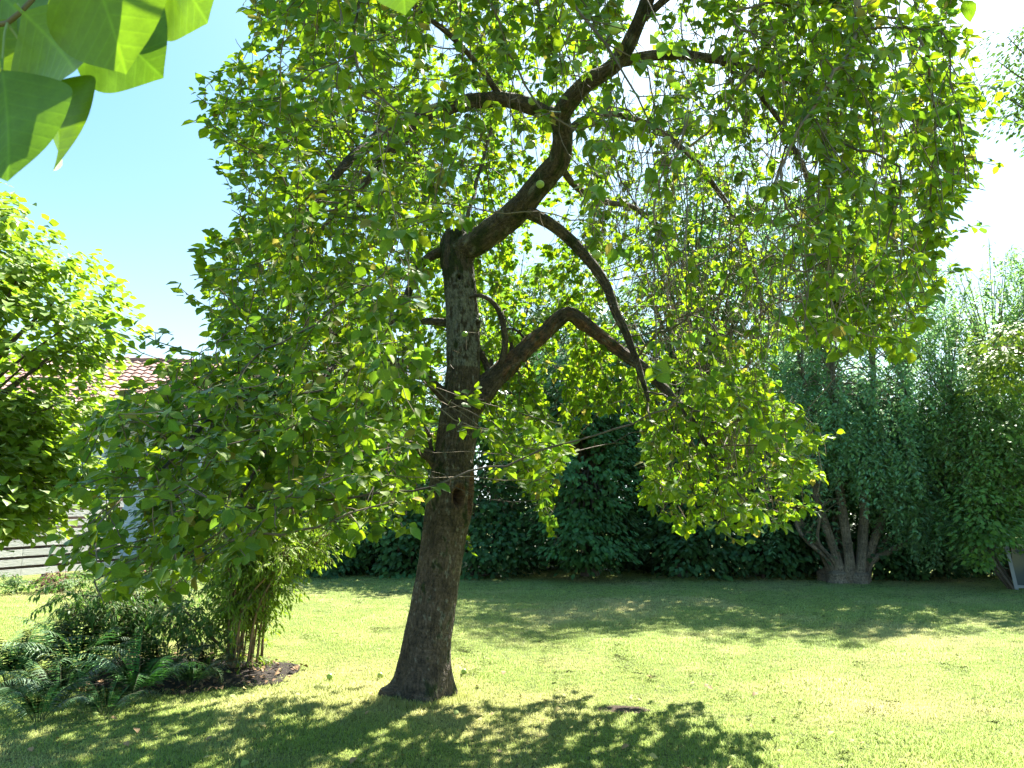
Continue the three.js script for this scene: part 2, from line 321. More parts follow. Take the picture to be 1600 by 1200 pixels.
// ------------------------------------------------------------------ trees and shrubs round the lawn
leafyTree({ seed: 11, name: 'broadleaf_tree', label: 'sunlit yellow green broad leaved tree cut off by the frame edge beside the house', base: V(-6.9, 0, -8.6), fork: V(-6.7, 1.6, -8.6), trunkR: 0.12,
  lobes: [[V(-5.95, 3.3, -8.5), [1.7, 1.8, 1.7]], [V(-6.0, 1.95, -8.4), [1.45, 1.05, 1.4]], [V(-6.6, 4.55, -8.7), [1.1, 1.2, 1.2]], [V(-5.6, 1.9, -8.5), [1.15, 0.75, 1.0]]], clumps: 640, per: 25, clumpR: 0.3, leaf: 0.12, tint: [0.29, 0.46, 0.022], shapes: LEAF_BROAD, mat: MAPLE_LEAF, face: 0.25, hang: 0.3, jit: 0.7, inner: 0.4, limbEvery: 7, minY: 1.2 });
// the dark screen of shrubs and trees at the back
const DARK = [0.075, 0.19, 0.05];
[[-6.2, -18.4, 1.7, 2.7, 1, 0.55], [-4.3, -17.9, 1.6, 2.8, 1, 0.6], [-2.5, -17.7, 1.6, 3.6, 1.15, 0.75], [-0.7, -17.3, 1.6, 4.4, 1.0, 0.8], [3.6, -17.0, 1.6, 3.8, 1.0, 0.8], [5.3, -17.0, 1.6, 3.6, 1.0, 0.8], [7.6, -16.9, 1.7, 3.6, 1.0, 0.8], [9.6, -17.4, 1.6, 3.0, 1.1, 0.7], [0.6, -19.4, 1.6, 3.2, 0.9, 1], [2.9, -19.0, 1.6, 3.2, 0.9, 1], [-3.4, -19.6, 1.8, 3.0, 0.9, 1], [6.4, -18.6, 1.8, 3.2, 0.9, 1], [-7.6, -19.4, 1.8, 2.4, 0.9, 1]].forEach(([x, z, rx, h, t, cl], i) => {
  const L = ['low dark shrub in the back row, first to the right of the house', 'low dark shrub in the back row, second from the house', 'dark blue green shrub behind the apple trunk, left side', 'tall dark shrub behind the apple trunk, right side', 'dark shrub just right of the layered dark tree', 'dark shrub left of the willow trunk base', 'dark shrub in the shade right behind the willow trunk', 'dark green shrub under the pale tree at the lawn edge', 'dark shrub showing in the gap left of the layered tree', 'dark shrub showing in the gap right of the layered tree', 'dark shrub behind the two low shrubs left of the trunk', 'dark shrub closing the gap just left of the willow', 'dark shrub beside the corner of the house'][i];
  leafyTree({ seed: 40 + i, name: 'dark_shrub', label: L, category: 'shrub', group: 'dark shrubs along the back of the lawn', base: V(x, 0, z), fork: V(x, h * 0.45, z), trunkR: 0.05, stems: 5, spread: 0.5, lobes: [[V(x, h * 0.56, z), [rx, h * 0.5, 1.2]], [V(x + 0.3, h * 0.2, z + 0.15), [rx * 1.05, h * 0.26, 1.15]]],
    clumps: 330, per: 24, clumpR: 0.35, leaf: 0.155, tint: [DARK[0] * t, DARK[1] * t, DARK[2] * t * 1.2], shapes: LEAF_SMALL, mat: DARK_LEAF, inner: 0.3, minY: 0.06, limbEvery: 12 });
});
leafyTree({ seed: 61, name: 'layered_tree', label: 'dark green tree with layered drooping sprays behind the apple branch', base: V(1.7, 0, -17.2), fork: V(1.7, 2.2, -17.2), trunkR: 0.17, group: 'dark trees at the back',
  lobes: [[V(1.6, 2.3, -16.6), [1.6, 2.0, 1.4]], [V(2.0, 4.2, -17.2), [1.9, 1.9, 1.7]], [V(1.5, 1.0, -16.2), [1.4, 0.8, 0.9]]], clumps: 520, per: 46, clumpR: 0.42, flat: 0.28, leaf: 0.13, tint: [0.085, 0.23, 0.065], shapes: LEAF_SMALL, mat: DARK_LEAF, inner: 0.35, droop: 0.5, hang: 0.5, minY: 0.3 });
leafyTree({ seed: 62, name: 'screen_tree', label: 'tall green broadleaf tree behind the drooping twigs between layered tree and willow', base: V(4.3, 0, -18.3), fork: V(4.3, 2.6, -18.3), trunkR: 0.2, 
  lobes: [[V(4.5, 7.0, -17.6), [2.2, 3.8, 1.9]], [V(4.4, 3.2, -17.7), [1.9, 1.4, 1.6]]], clumps: 500, per: 38, clumpR: 0.45, leaf: 0.13, tint: [0.17, 0.34, 0.05], shapes: LEAF_SMALL, mat: TREE_LEAF, inner: 0.3, minY: 0.8 });
leafyTree({ seed: 63, name: 'pale_tree', label: 'tall pale green tree far behind the apple trunk', base: V(-0.4, 0, -25), fork: V(-0.4, 3.2, -25), trunkR: 0.22, group: 'pale trees beyond the back shrubs',
  lobes: [[V(-0.3, 6.6, -25), [3.4, 4.2, 2.4]], [V(2.2, 6.4, -24.5), [2.8, 4.0, 2.2]]], clumps: 540, per: 34, clumpR: 0.6, leaf: 0.17, tint: [0.2, 0.36, 0.04], shapes: LEAF_SMALL, mat: TREE_LEAF, inner: 0.3, minY: 1.2 });
leafyTree({ seed: 64, name: 'pale_tree', label: 'pale green tree behind the apple crown between the house and the trunk', base: V(-5.6, 0, -26), fork: V(-5.6, 2.6, -26), trunkR: 0.2, group: 'pale trees beyond the back shrubs',
  lobes: [[V(-5.6, 4.2, -26), [3.0, 2.6, 2.2]], [V(-3.2, 3.4, -25), [2.2, 2.2, 2]]], clumps: 480, per: 34, clumpR: 0.6, leaf: 0.17, tint: [0.18, 0.34, 0.04], shapes: LEAF_SMALL, mat: TREE_LEAF, inner: 0.3, minY: 0.8 });
leafyTree({ seed: 65, name: 'pale_tree', label: 'bright yellow green tree reaching in at the frame edge in front of the willows', base: V(11.9, 0, -13.4), fork: V(11.8, 2.8, -13.4), trunkR: 0.2, group: 'pale trees beyond the back shrubs',
  lobes: [[V(8.85, 4.15, -13.4), [0.95, 0.8, 0.9]], [V(11.2, 4.6, -13.4), [1.8, 1.6, 1.5]]], clumps: 260, per: 24, clumpR: 0.35, leaf: 0.11, tint: [0.28, 0.42, 0.04], shapes: LEAF_SMALL, mat: TREE_LEAF, inner: 0.3, minY: 0.8 });
leafyTree({ seed: 66, name: 'tall_tree', label: 'small leaved tall tree reaching in at the top corner against the white sky', base: V(12.2, 0, -13.6), fork: V(12.0, 6.2, -13.6), trunkR: 0.2,
  lobes: [[V(9.7, 9.4, -13.0), [1.3, 1.4, 1.5]], [V(11.8, 9.4, -13.8), [1.8, 2.4, 2.2]]], clumps: 260, per: 34, clumpR: 0.45, leaf: 0.10, tint: [0.15, 0.28, 0.05], shapes: LEAF_SMALL, mat: TREE_LEAF, inner: 0.3, minY: 4.5, limbEvery: 4 });
leafyTree({ seed: 67, name: 'hazel_bush', label: 'loose mid green bush at the lawn edge right of the willow', category: 'shrub', base: V(9.4, 0, -14.6), fork: V(9.4, 1.0, -14.6), trunkR: 0.04, stems: 6, spread: 0.7,
  lobes: [[V(9.3, 2.1, -14.6), [1.2, 1.5, 1.1]], [V(8.6, 1.2, -14.2), [0.9, 0.9, 0.8]]], clumps: 210, per: 22, clumpR: 0.3, leaf: 0.11, tint: [0.18, 0.36, 0.06], shapes: LEAF_SMALL, mat: TREE_LEAF, inner: 0.3, minY: 0.3 });
leafyTree({ seed: 68, name: 'far_tree', label: 'far green tree showing between the willow tops', base: V(8.4, 0, -25), fork: V(8.4, 3.2, -25), trunkR: 0.2, group: 'pale trees beyond the back shrubs',
  lobes: [[V(8.4, 5.0, -25), [3.4, 3.6, 2.2]], [V(12, 3.4, -26), [3, 3.0, 2]]], clumps: 460, per: 34, clumpR: 0.55, leaf: 0.15, tint: [0.18, 0.34, 0.05], shapes: LEAF_SMALL, mat: TREE_LEAF, inner: 0.3, minY: 0.8 });

// willow: a stout base, a fan of stems, hanging strands of narrow leaves
const WLEAF = [leafShape({ w: 0.11, seg: 2, fold: 0.2, curl: 0.25, stalk: 0 }), leafShape({ w: 0.13, seg: 2, fold: 0.1, curl: 0.4, stalk: 0 })];
function willow(o) {
  const r = rng(o.seed), root = thing('willow_tree', o.label, 'tree', o.base, 'weeping willows'), B = o.base;
  const bark = (k, a, p) => { const t = 0.75 + 0.6 * N(p.x * 6, p.y * 3, p.z * 6) + 0.2 * r(); return [0.40 * t, 0.33 * t, 0.25 * t]; };
  const stump = new MB(); { const pts = [], rad = []; for (let k = 0; k <= 8; k++) { pts.push(V(B.x, -0.06 + k * o.stump / 8, B.z)); rad.push(o.baseR * (1 + 0.25 * Math.exp(-k / 2) + 0.02 * k)); } tube(stump, pts, rad, 40, bark, (q, k, a, s) => q * (1 + 0.12 * Math.sin(a * 5 + 1) + 0.1 * N(Math.cos(a) * 3, s * 3, Math.sin(a) * 3))); }
  part(root, 'trunk', stump.geo(B, true), barkMat);
  const heads = [];
  o.stems.forEach(([ox, oz, tx, ty, tz, rad]) => {
    const mb = new MB(), p0 = V(B.x + ox * 0.8, o.stump * 0.35, B.z + oz * 0.8), p3 = V(B.x + tx, ty, B.z + tz), mid = p0.clone().lerp(p3, 0.35); mid.x += tx * 0.2; mid.y += 0.1;
    const q = spline([{ p: p0, r: rad * 1.3 }, { p: V(B.x + ox * 1.1, o.stump + 0.15, B.z + oz), r: rad }, { p: mid, r: rad * 0.85 }, { p: p0.clone().lerp(p3, 0.7).add(rv(r).multiplyScalar(0.25)), r: rad * 0.55 }, { p: p3, r: rad * 0.2 }], 0.12);
    tube(mb, q.pts, q.rad, 10, bark, (w, k, a, s) => w * (1 + 0.12 * N(Math.cos(a) * 2 + tx, s * 4, Math.sin(a) * 2))); part(root, 'stem', mb.geo(B, true), barkMat);
    for (let k = Math.floor(q.pts.length * 0.35); k < q.pts.length; k++) heads.push(q.pts[k]);
  });
  const tw = new MB(), leaves = new MB();
  for (let k = 0; k < o.strands; k++) {
    const lb = o.lobes[(r() * o.lobes.length) | 0], u = rv(r).normalize(), rho = Math.pow(rr(0.2, 1, r), 0.45);
    
    const p = V(lb[0].x + u.x * lb[1][0] * rho, lb[0].y + u.y * lb[1][1] * rho, lb[0].z + u.z * lb[1][2] * rho);
    const keep = N(p.x * 1.3 + o.seed, p.y * 0.9, p.z * 1.3); if (keep < -0.12) continue;
    let h = null, bd = 1e9; for (let j = 0; j < 14; j++) { const c = heads[(r() * heads.length) | 0], d = c.distanceTo(p); if (d < bd) { bd = d; h = c; } }
    if (k % 3 === 0) { const q = spline([{ p: h, r: 0.02 }, { p: h.clone().lerp(p, 0.55).add(V(0, 0.1, 0)), r: 0.012 }, { p, r: 0.005 }], 0.3); tube(tw, q.pts, q.rad, 4, () => [0.17, 0.15, 0.09]); }
    const low = o.low + 2.2 * N(p.x * 0.9, 3, p.z * 0.9) + rr(-0.2, 0.9, r), len = Math.min(rr(0.35, 1.15, r) * (r() < 0.12 ? 2 : 1), p.y - Math.max(0.35, low)); if (len < 0.2) continue;
    const pts = []; let x = p.x, y = p.y, z = p.z, dx = u.x * 0.9 + rr(-0.5, 0.5, r), dz = u.z * 0.9 + rr(-0.5, 0.5, r);
    const n = Math.ceil(len / 0.11), tone = 0.75 + 0.5 * r();
    for (let j = 0; j <= n; j++) {
      pts.push(V(x, y, z)); const f = Math.exp(-j * 0.32); x += dx * 0.11 * f + rr(-0.015, 0.015, r); z += dz * 0.11 * f + rr(-0.015, 0.015, r); y -= 0.11 * (1 - 0.5 * f);
      for (let q = 0; q < 4; q++) {
        const a = r() * 6.283, dir = V(Math.cos(a), -0.75 + 0.9 * r(), Math.sin(a)), c = tinted(o.tint, r);
        bake(leaves, WLEAF[q & 1], leafMatrix(V(x + rr(-0.07, 0.07, r), y - r() * 0.11, z + rr(-0.07, 0.07, r)), dir, V(Math.cos(a) * 0.6, 0.8, Math.sin(a) * 0.6).add(rv(r).multiplyScalar(0.5)), o.leaf * rr(0.7, 1.2, r), o.lw || 1), [c[0] * tone, c[1] * tone, c[2] * tone]);
      }
    }
    if (k % 2 === 0) tube(tw, pts.filter((_, j) => j % 2 === 0 || j === pts.length - 1), pts.filter((_, j) => j % 2 === 0 || j === pts.length - 1).map(() => 0.003), 3, () => [0.16, 0.17, 0.07]);
  }
  part(root, 'twigs', tw.geo(B), twigMat, 'stuff');
  part(root, 'crown', leaves.geo(B), WILLOW_LEAF, 'stuff');
}
{
  const b = ground(1322, 908);
  willow({ seed: 71, label: 'large weeping willow with a stout many stemmed trunk at the lawn edge', base: b, stump: 0.24, baseR: 0.42, leaf: 0.11, lw: 1.9, low: 0.8, strands: 3500, tint: [0.31, 0.58, 0.28],
    stems: [[-0.36, 0.1, -1.7, 4.0, 0.4, 0.085], [-0.24, 0.3, -1.0, 4.8, 0.7, 0.095], [-0.06, 0.38, -0.3, 5.6, 0.6, 0.10], [0.14, 0.38, 0.6, 5.8, 0.5, 0.105], [0.3, 0.24, 1.4, 4.8, 0.4, 0.095], [0.38, 0.1, 2.2, 3.6, 0.3, 0.075], [-0.36, 0.24, -1.5, 2.4, 0.6, 0.05], [-0.3, 0.3, -0.95, 1.9, 0.7, 0.04], [0.36, 0.28, 2.1, 2.3, 0.5, 0.07], [0, -0.3, 0.2, 6.2, -0.8, 0.15]],
    lobes: [[V(b.x + 0.0, 6.0, b.z - 0.1), [1.5, 3.3, 1.7]], [V(b.x - 0.6, 3.2, b.z + 0.2), [1.1, 2.0, 1.1]], [V(b.x + 0.95, 5.0, b.z), [1.4, 3.2, 1.5]], [V(b.x + 0.5, 3.0, b.z + 0.6), [0.8, 1.3, 0.7]], [V(b.x + 1.5, 1.9, b.z + 0.2), [0.7, 1.0, 0.8]], [V(b.x + 2.0, 1.4, b.z + 0.5), [0.5, 0.9, 0.5]]] });
  willow({ seed: 72, label: 'lighter green weeping willow behind the dark shrubs at the frame edge', base: V(10.6, 0, -16.4), stump: 0.5, baseR: 0.3, leaf: 0.12, lw: 1.7, low: 0.6, strands: 2200, tint: [0.27, 0.48, 0.14],
    stems: [[-0.15, 0.1, -1.7, 3.8, 0.9, 0.12], [0.1, 0.2, -0.4, 4.6, 0.3, 0.13], [0.2, 0, 1.2, 4.6, 0.1, 0.12], [0, 0.2, -2.3, 2.8, 1.4, 0.06]],
    lobes: [[V(10.0, 4.2, -15.9), [1.8, 3.0, 1.6]], [V(11.6, 4.3, -16.2), [1.7, 3.2, 1.6]], [V(9.0, 2.6, -15.2), [1.0, 1.5, 0.9]]] });
}
// ------------------------------------------------------------------ the old apple tree
const TB = V(at(658, 1086, D0).x, 0, -D0);
const apple = thing('apple_tree', 'old leaning apple tree with hollow trunk and drooping crown on the lawn', 'tree', TB);
const pxr = (w, d) => w / 2 / KPX * d;
const T0 = (px, py, w, d = D0) => ({ p: at(px, py, d), r: pxr(w, d) });
const MOSS = [0.055, 0.075, 0.02], LICH = [0.36, 0.36, 0.32], WOOD = [0.205, 0.158, 0.122], RAW = [0.38, 0.19, 0.11];
function barkColour(moss, lich, raw) {
  return (k, a, P, s) => {
    const n1 = fbm(P.x * 9, P.y * 5, P.z * 9, 4), n2 = fbm(P.x * 26 + 4, P.y * 14, P.z * 26, 3), t = 0.8 + 0.9 * n1 + 0.35 * n2;
    let c = WOOD.map(q => q * t);
    const mix = (d, f) => { c = c.map((q, i) => q + (d[i] * (0.85 + 0.5 * n2) - q) * f); };
    if (raw) mix(RAW, raw(s, a) * sm(-0.08, 0.1, n1 + 0.3 * n2));
    const L = lich ? lich(P, s, a) : 0.08; mix(LICH, sm(0.5 - L, 0.58 - L, 0.5 + n2 * 1.3 + n1 * 0.7 - 0.35));
    const M = moss ? moss(P, s, a) : 0.1; mix(MOSS, sm(0.5 - M, 0.66 - M, 0.5 + n1 * 1.1 + n2 * 0.4 - 0.3));
    return c;
  };
}
{
  const base = at(657, 1092, D0), c = [{ p: V(base.x - 0.02, -0.12, base.z), r: 0.24 }, T0(660, 1078, 80), T0(666, 1010, 72), T0(684, 905, 67), T0(700, 800, 69), T0(705, 755, 67), T0(711, 700, 62), T0(719, 640, 62), T0(724, 580, 54), T0(723, 500, 51), T0(717, 430, 52), T0(714, 392, 54), T0(716, 368, 50)];
  const q = spline(c, 0.014), mb = new MB(), hY = at(718, 775, D0).y, kY = at(716, 440, D0).y, k2 = at(742, 512, D0).y;
  const bump = (P, y, a, a0, hw, hh) => { const da = Math.atan2(Math.sin(a + a0), Math.cos(a + a0)) * 0.17; return Math.hypot(da / hw, (P.y - y) / hh); };
  let holeCol = barkColour(P => (P.y > at(716, 455, D0).y ? 0.34 : 0.06) + (P.y < 0.3 ? 0.12 : 0), (P, s, a) => { const y = P.y; return y > at(0, 575, D0).y && y < at(0, 430, D0).y ? (Math.cos(a + 2.2) > 0 ? 0.64 : 0.3) : 0.04; });
  const dark = (P, s, a) => bump(P, hY, a, 1.12, 0.042, 0.085);
  tube(mb, q.pts, q.rad, 120, (k, a, P, s) => { const c0 = holeCol(k, a, P, s), d1 = dark(P, s, a), d2 = bump(P, hY + 0.03, a, 0.45, 0.03, 0.17), e = 1 - sm(1.0, 1.5, Math.min(d1, d2)); return c0.map((v, i) => v + (RAW[i] * 0.7 - v) * e * 0.7); },
    (rad, k, a, s, p) => {
      const cx = Math.cos(a) * rad, cz = Math.sin(a) * rad;
      let r = rad + 0.020 * fbm(Math.cos(a) * 1.6 + 3, s * 1.9, Math.sin(a) * 1.6, 3) + 0.012 * fbm(cx * 26, s * 9, cz * 26, 3) - 0.006 * Math.abs(N(cx * 50, s * 12, cz * 50));
      const y = p.y; if (y < 0.5) r += 0.11 * Math.exp(-Math.max(0, y) / 0.12) * (0.12 + 0.8 * Math.max(0, Math.sin(a * 4 + 0.6) + 0.6 * Math.sin(a * 2 + 2.4)));
      const d1 = bump(p, hY, a, 1.12, 0.042, 0.085); r -= 0.13 * (1 - sm(0.55, 1.0, d1)); r += 0.020 * Math.exp(-Math.pow((d1 - 1.3) / 0.3, 2));
      const d2 = bump(p, hY + 0.03, a, 0.45, 0.03, 0.17); r -= 0.10 * (1 - sm(0.4, 1.0, d2)); r += 0.026 * Math.exp(-Math.pow((d2 - 1.35) / 0.35, 2));
      const d3 = bump(p, kY, a, 1.5, 0.022, 0.022); r -= 0.06 * (1 - sm(0.4, 1.0, d3)); r += 0.014 * Math.exp(-Math.pow((d3 - 1.5) / 0.5, 2));
      const d4 = bump(p, k2, a, 0.6, 0.026, 0.04); r += 0.035 * Math.exp(-Math.pow((d4 - 1.1) / 0.45, 2)); r -= 0.05 * (1 - sm(0.3, 0.9, d4));
      const topY = c[c.length - 1].p.y; if (y > topY - 0.12) r += 0.02 * N(Math.cos(a) * 3, y * 8, Math.sin(a) * 3);
      return r;
    });
  part(apple, 'trunk', mb.geo(TB, true), barkMat);
}
// main limbs: points read off the photograph, each with its own distance (L = px, py, width in px, distance)
const LIMBS = [];
function limb(list, opt = {}) {
  const ctrl = list.map(([x, y, w, d]) => T0(x, y, w, d)), q = spline(ctrl, 0.05), mb = new MB(), sides = ctrl[0].r > 0.05 ? 22 : ctrl[0].r > 0.025 ? 12 : 8, amp = opt.rough ?? 0.14;
  tube(mb, q.pts.map((p, k) => p.clone().add(V(N(p.x * 3, p.y * 3, k * 0.05), N(p.y * 3, p.z * 3, 7), N(p.z * 3, p.x * 3, 9)).multiplyScalar(0.025 * Math.min(1, k / 6)))), q.rad, sides, barkColour(opt.moss, opt.lich, opt.raw), (r, k, a, s) => r * (1 + amp * fbm(Math.cos(a) * 1.5 + list[0][0], s * 5, Math.sin(a) * 1.5, 3) * 2));
  if (!opt.twig) part(apple, 'limb', mb.geo(TB, true), barkMat); else LIMBS.extra = LIMBS.extra || [], LIMBS.extra.push(mb);
  LIMBS.push(q); return q;
}
const dA = D0;
limb([[712, 396, 46, dA], [745, 378, 46, dA - 0.1], [785, 348, 43, dA - 0.25], [832, 302, 40, dA - 0.45], [872, 255, 37, dA - 0.65], [880, 215, 34, dA - 0.8], [878, 180, 32, dA - 0.95], [915, 132, 29, dA - 1.2], [962, 98, 26, dA - 1.4], [1000, 35, 24, dA - 1.6], [1022, -60, 22, dA - 1.8], [1030, -190, 16, dA - 2.0], [1000, -330, 10, dA - 2.1]], { moss: (P, s, a) => 0.2, lich: () => 0.16 });
limb([[872, 185, 30, dA - 0.92], [835, 168, 27, dA - 0.95], [785, 156, 26, dA - 1.0], [725, 163, 26, dA - 1.1], [655, 186, 24, dA - 1.3], [600, 205, 20, dA - 1.6], [555, 240, 16, dA - 1.9], [505, 300, 12, dA - 2.2], [455, 370, 8, dA - 2.5]], { moss: () => 0.24 });
limb([[655, 186, 16, dA - 1.3], [635, 215, 14, dA - 1.35], [600, 245, 12, dA - 1.4], [575, 280, 10, dA - 1.45], [520, 340, 7, dA - 1.6], [450, 420, 5, dA - 1.7]]);
limb([[730, 640, 40, dA], [758, 606, 36, dA + 0.02], [800, 566, 30, dA + 0.05], [842, 527, 26, dA + 0.1], [884, 488, 25, dA + 0.15], [902, 496, 24, dA + 0.16], [932, 516, 22, dA + 0.15], [972, 552, 20, dA + 0.1], [1010, 580, 17, dA], [1045, 612, 13, dA - 0.15], [1085, 660, 9, dA - 0.35], [1120, 730, 5, dA - 0.5]], { raw: (s, a) => (s > 0.42 && s < 2.0 ? (Math.sin(a + 0.8) < 0.2 ? 1 : 0.6) : 0), rough: 0.26 });
limb([[822, 330, 22, dA - 0.4], [862, 352, 20, dA - 0.35], [905, 386, 18, dA - 0.3], [937, 430, 16, dA - 0.3], [962, 482, 15, dA - 0.35], [982, 525, 13, dA - 0.4], [1000, 580, 10, dA - 0.45], [1012, 630, 6, dA - 0.5]]);
limb([[765, 600, 12, dA], [785, 562, 10, dA - 0.05], [790, 525, 10, dA - 0.08], [785, 495, 9, dA - 0.1], [770, 474, 8, dA - 0.12], [748, 464, 7, dA - 0.12], [735, 466, 5, dA - 0.1]]);
limb([[770, 596, 13, dA], [758, 566, 11, dA + 0.05], [742, 535, 9, dA + 0.1], [735, 515, 8, dA + 0.1]]);
limb([[790, 575, 8, dA], [800, 540, 6, dA + 0.1], [792, 512, 5, dA + 0.15], [810, 515, 4, dA + 0.2], [825, 540, 3, dA + 0.25]]);
limb([[700, 625, 22, dA], [678, 602, 17, dA - 0.1], [655, 580, 14, dA - 0.3], [610, 562, 12, dA - 0.8], [540, 556, 11, dA - 1.5], [460, 560, 10, dA - 2.2], [390, 600, 9, dA - 2.8], [320, 660, 7, dA - 3.2], [250, 740, 5, dA - 3.5]], { moss: () => 0.25 });
limb([[540, 556, 9, dA - 1.5], [470, 620, 8, dA - 2.1], [420, 690, 7, dA - 2.6], [380, 770, 5, dA - 3.0], [340, 840, 4, dA - 3.3]]);
limb([[695, 735, 26, dA], [672, 712, 19, dA - 0.05], [652, 698, 14, dA - 0.1], [640, 690, 8, dA - 0.12]], { rough: 0.3 });
limb([[676, 715, 8, dA - 0.05], [665, 670, 6, dA - 0.1], [630, 640, 5, dA - 0.2], [580, 650, 4, dA - 0.4]]);
limb([[702, 390, 18, dA], [672, 402, 15, dA - 0.05], [648, 438, 13, dA - 0.12], [632, 478, 12, dA - 0.2], [612, 502, 11, dA - 0.3], [560, 520, 9, dA - 0.6], [480, 520, 7, dA - 1.0], [400, 540, 5, dA - 1.4]], { moss: () => 0.25 });
limb([[706, 505, 14, dA], [660, 500, 11, dA + 0.1], [620, 505, 10, dA + 0.3], [560, 540, 8, dA + 0.5], [500, 590, 6, dA + 0.6], [460, 650, 4, dA + 0.6]]);
limb([[706, 380, 9, dA], [690, 330, 8, dA + 0.2], [660, 260, 7, dA + 0.5], [610, 160, 6, dA + 0.8], [560, 40, 4, dA + 1.0], [540, -80, 3, dA + 1.1]]);
limb([[722, 372, 8, dA], [735, 320, 7, dA + 0.2], [760, 230, 6, dA + 0.6], [780, 120, 5, dA + 0.9], [770, -20, 4, dA + 1.2]]);
limb([[962, 98, 20, dA - 1.4], [1040, 85, 18, dA - 1.3], [1120, 90, 16, dA - 1.2], [1210, 120, 14, dA - 1.2], [1300, 150, 11, dA - 1.3], [1390, 175, 8, dA - 1.5], [1470, 200, 5, dA - 1.7]]);
limb([[1120, 90, 11, dA - 1.2], [1190, 150, 9, dA - 0.9], [1250, 250, 8, dA - 0.7], [1280, 350, 7, dA - 0.7], [1300, 450, 5, dA - 0.8]]);
limb([[880, 215, 14, dA - 0.8], [905, 190, 12, dA - 0.7], [960, 180, 11, dA - 0.4], [1040, 210, 10, dA], [1110, 280, 9, dA + 0.3], [1160, 370, 7, dA + 0.4], [1190, 470, 5, dA + 0.4]]);
limb([[1000, 35, 14, dA - 1.6], [1060, -20, 12, dA - 1.8], [1160, -60, 10, dA - 2.2], [1260, -60, 8, dA - 2.7], [1340, 0, 6, dA - 3.0]]);
limb([[1022, -60, 13, dA - 1.8], [960, -130, 11, dA - 2.4], [860, -180, 10, dA - 3.0], [740, -200, 8, dA - 3.4], [600, -150, 6, dA - 3.6]]);
limb([[785, 156, 12, dA - 1.0], [745, 100, 10, dA - 1.2], [680, 40, 9, dA - 1.6], [600, -20, 8, dA - 2.0], [520, -30, 6, dA - 2.4]]);
limb([[1030, -190, 9, dA - 2.0], [1120, -260, 8, dA - 1.4], [1200, -260, 7, dA - 0.6], [1260, -180, 6, dA]]);
limb([[872, 255, 12, dA - 0.65], [900, 290, 11, dA - 0.2], [940, 310, 10, dA + 0.4], [1000, 330, 8, dA + 1.0], [1050, 380, 6, dA + 1.4], [1080, 450, 4, dA + 1.6]]);
{                                                                     // dead broken stub on top of the trunk
  const mb = new MB(), r = rng(3); for (let k = 0; k < 9; k++) { const p = at(698 + k * 4, 372, D0).add(V(0, -0.03, (r() - 0.5) * 0.16)); tube(mb, [p, p.clone().add(V((r() - 0.5) * 0.02, rr(0.05, 0.13, r), 0))], [0.022, 0.006], 6, () => [0.07, 0.055, 0.04]); }
  part(apple, 'broken_stub', mb.geo(TB), twigMat);
}
// crown: space colonisation from the limbs through the volume the crown fills
const CROWN = [[430, -3000], [395, -60], [398, 60], [330, 110], [315, 210], [375, 250], [362, 330], [318, 370], [310, 440], [325, 500], [320, 550], [215, 580], [130, 640], [105, 720], [125, 780], [95, 860], [125, 925], [215, 940], [320, 905], [410, 860], [490, 800], [530, 850], [580, 860], [620, 835], [660, 810], [690, 720], [745, 660], [765, 745], [800, 740], [842, 800], [868, 820], [878, 720], [905, 660], [955, 640], [990, 655], [1012, 720], [985, 775], [1050, 825], [1160, 838], [1285, 805], [1295, 690], [1245, 630], [1195, 575], [1215, 535], [1290, 545], [1430, 550], [1440, 480], [1490, 420], [1470, 340], [1545, 265], [1530, 190], [1560, 165], [1520, 60], [1500, -60], [1560, -3000]];
function inPoly(x, y, P) { let c = false; for (let i = 0, j = P.length - 1; i < P.length; j = i++) if ((P[i][1] > y) !== (P[j][1] > y) && x < (P[j][0] - P[i][0]) * (y - P[i][1]) / (P[j][1] - P[i][1]) + P[i][0]) c = !c; return c; }
const CC = V(0.3, 4.25, -D0 + 1.0), CR = [3.5, 3.1, 3.4];
const lowL = at(290, 745, dA - 3.3), lowR = at(1130, 720, dA - 0.9), fanR = at(1330, 330, dA - 1.3);
const LOBES = [[CC, CR, 1], [lowL, [1.05, 0.66, 0.85], 0.3], [lowR, [0.85, 0.75, 0.8], 0.5], [fanR, [0.9, 1.0, 0.8], 0.4], [at(560, 640, dA - 1.0), [0.9, 0.9, 1.0], 0.4], [at(235, 655, dA - 2.9), [0.55, 0.42, 0.7], 0.3], [V(-2.2, 3.3, -D0 - 1.0), [1.1, 1.3, 1.0], 0.3]];
const rho = p => { let m = 9; for (const [c, r] of LOBES) m = Math.min(m, Math.sqrt(((p.x - c.x) / r[0]) ** 2 + ((p.y - c.y) / r[1]) ** 2 + ((p.z - c.z) / r[2]) ** 2)); return m; };
const EYECLEAR = p => p.z < -1.9 && !(p.z > -2.4 && p.y < 2.6);
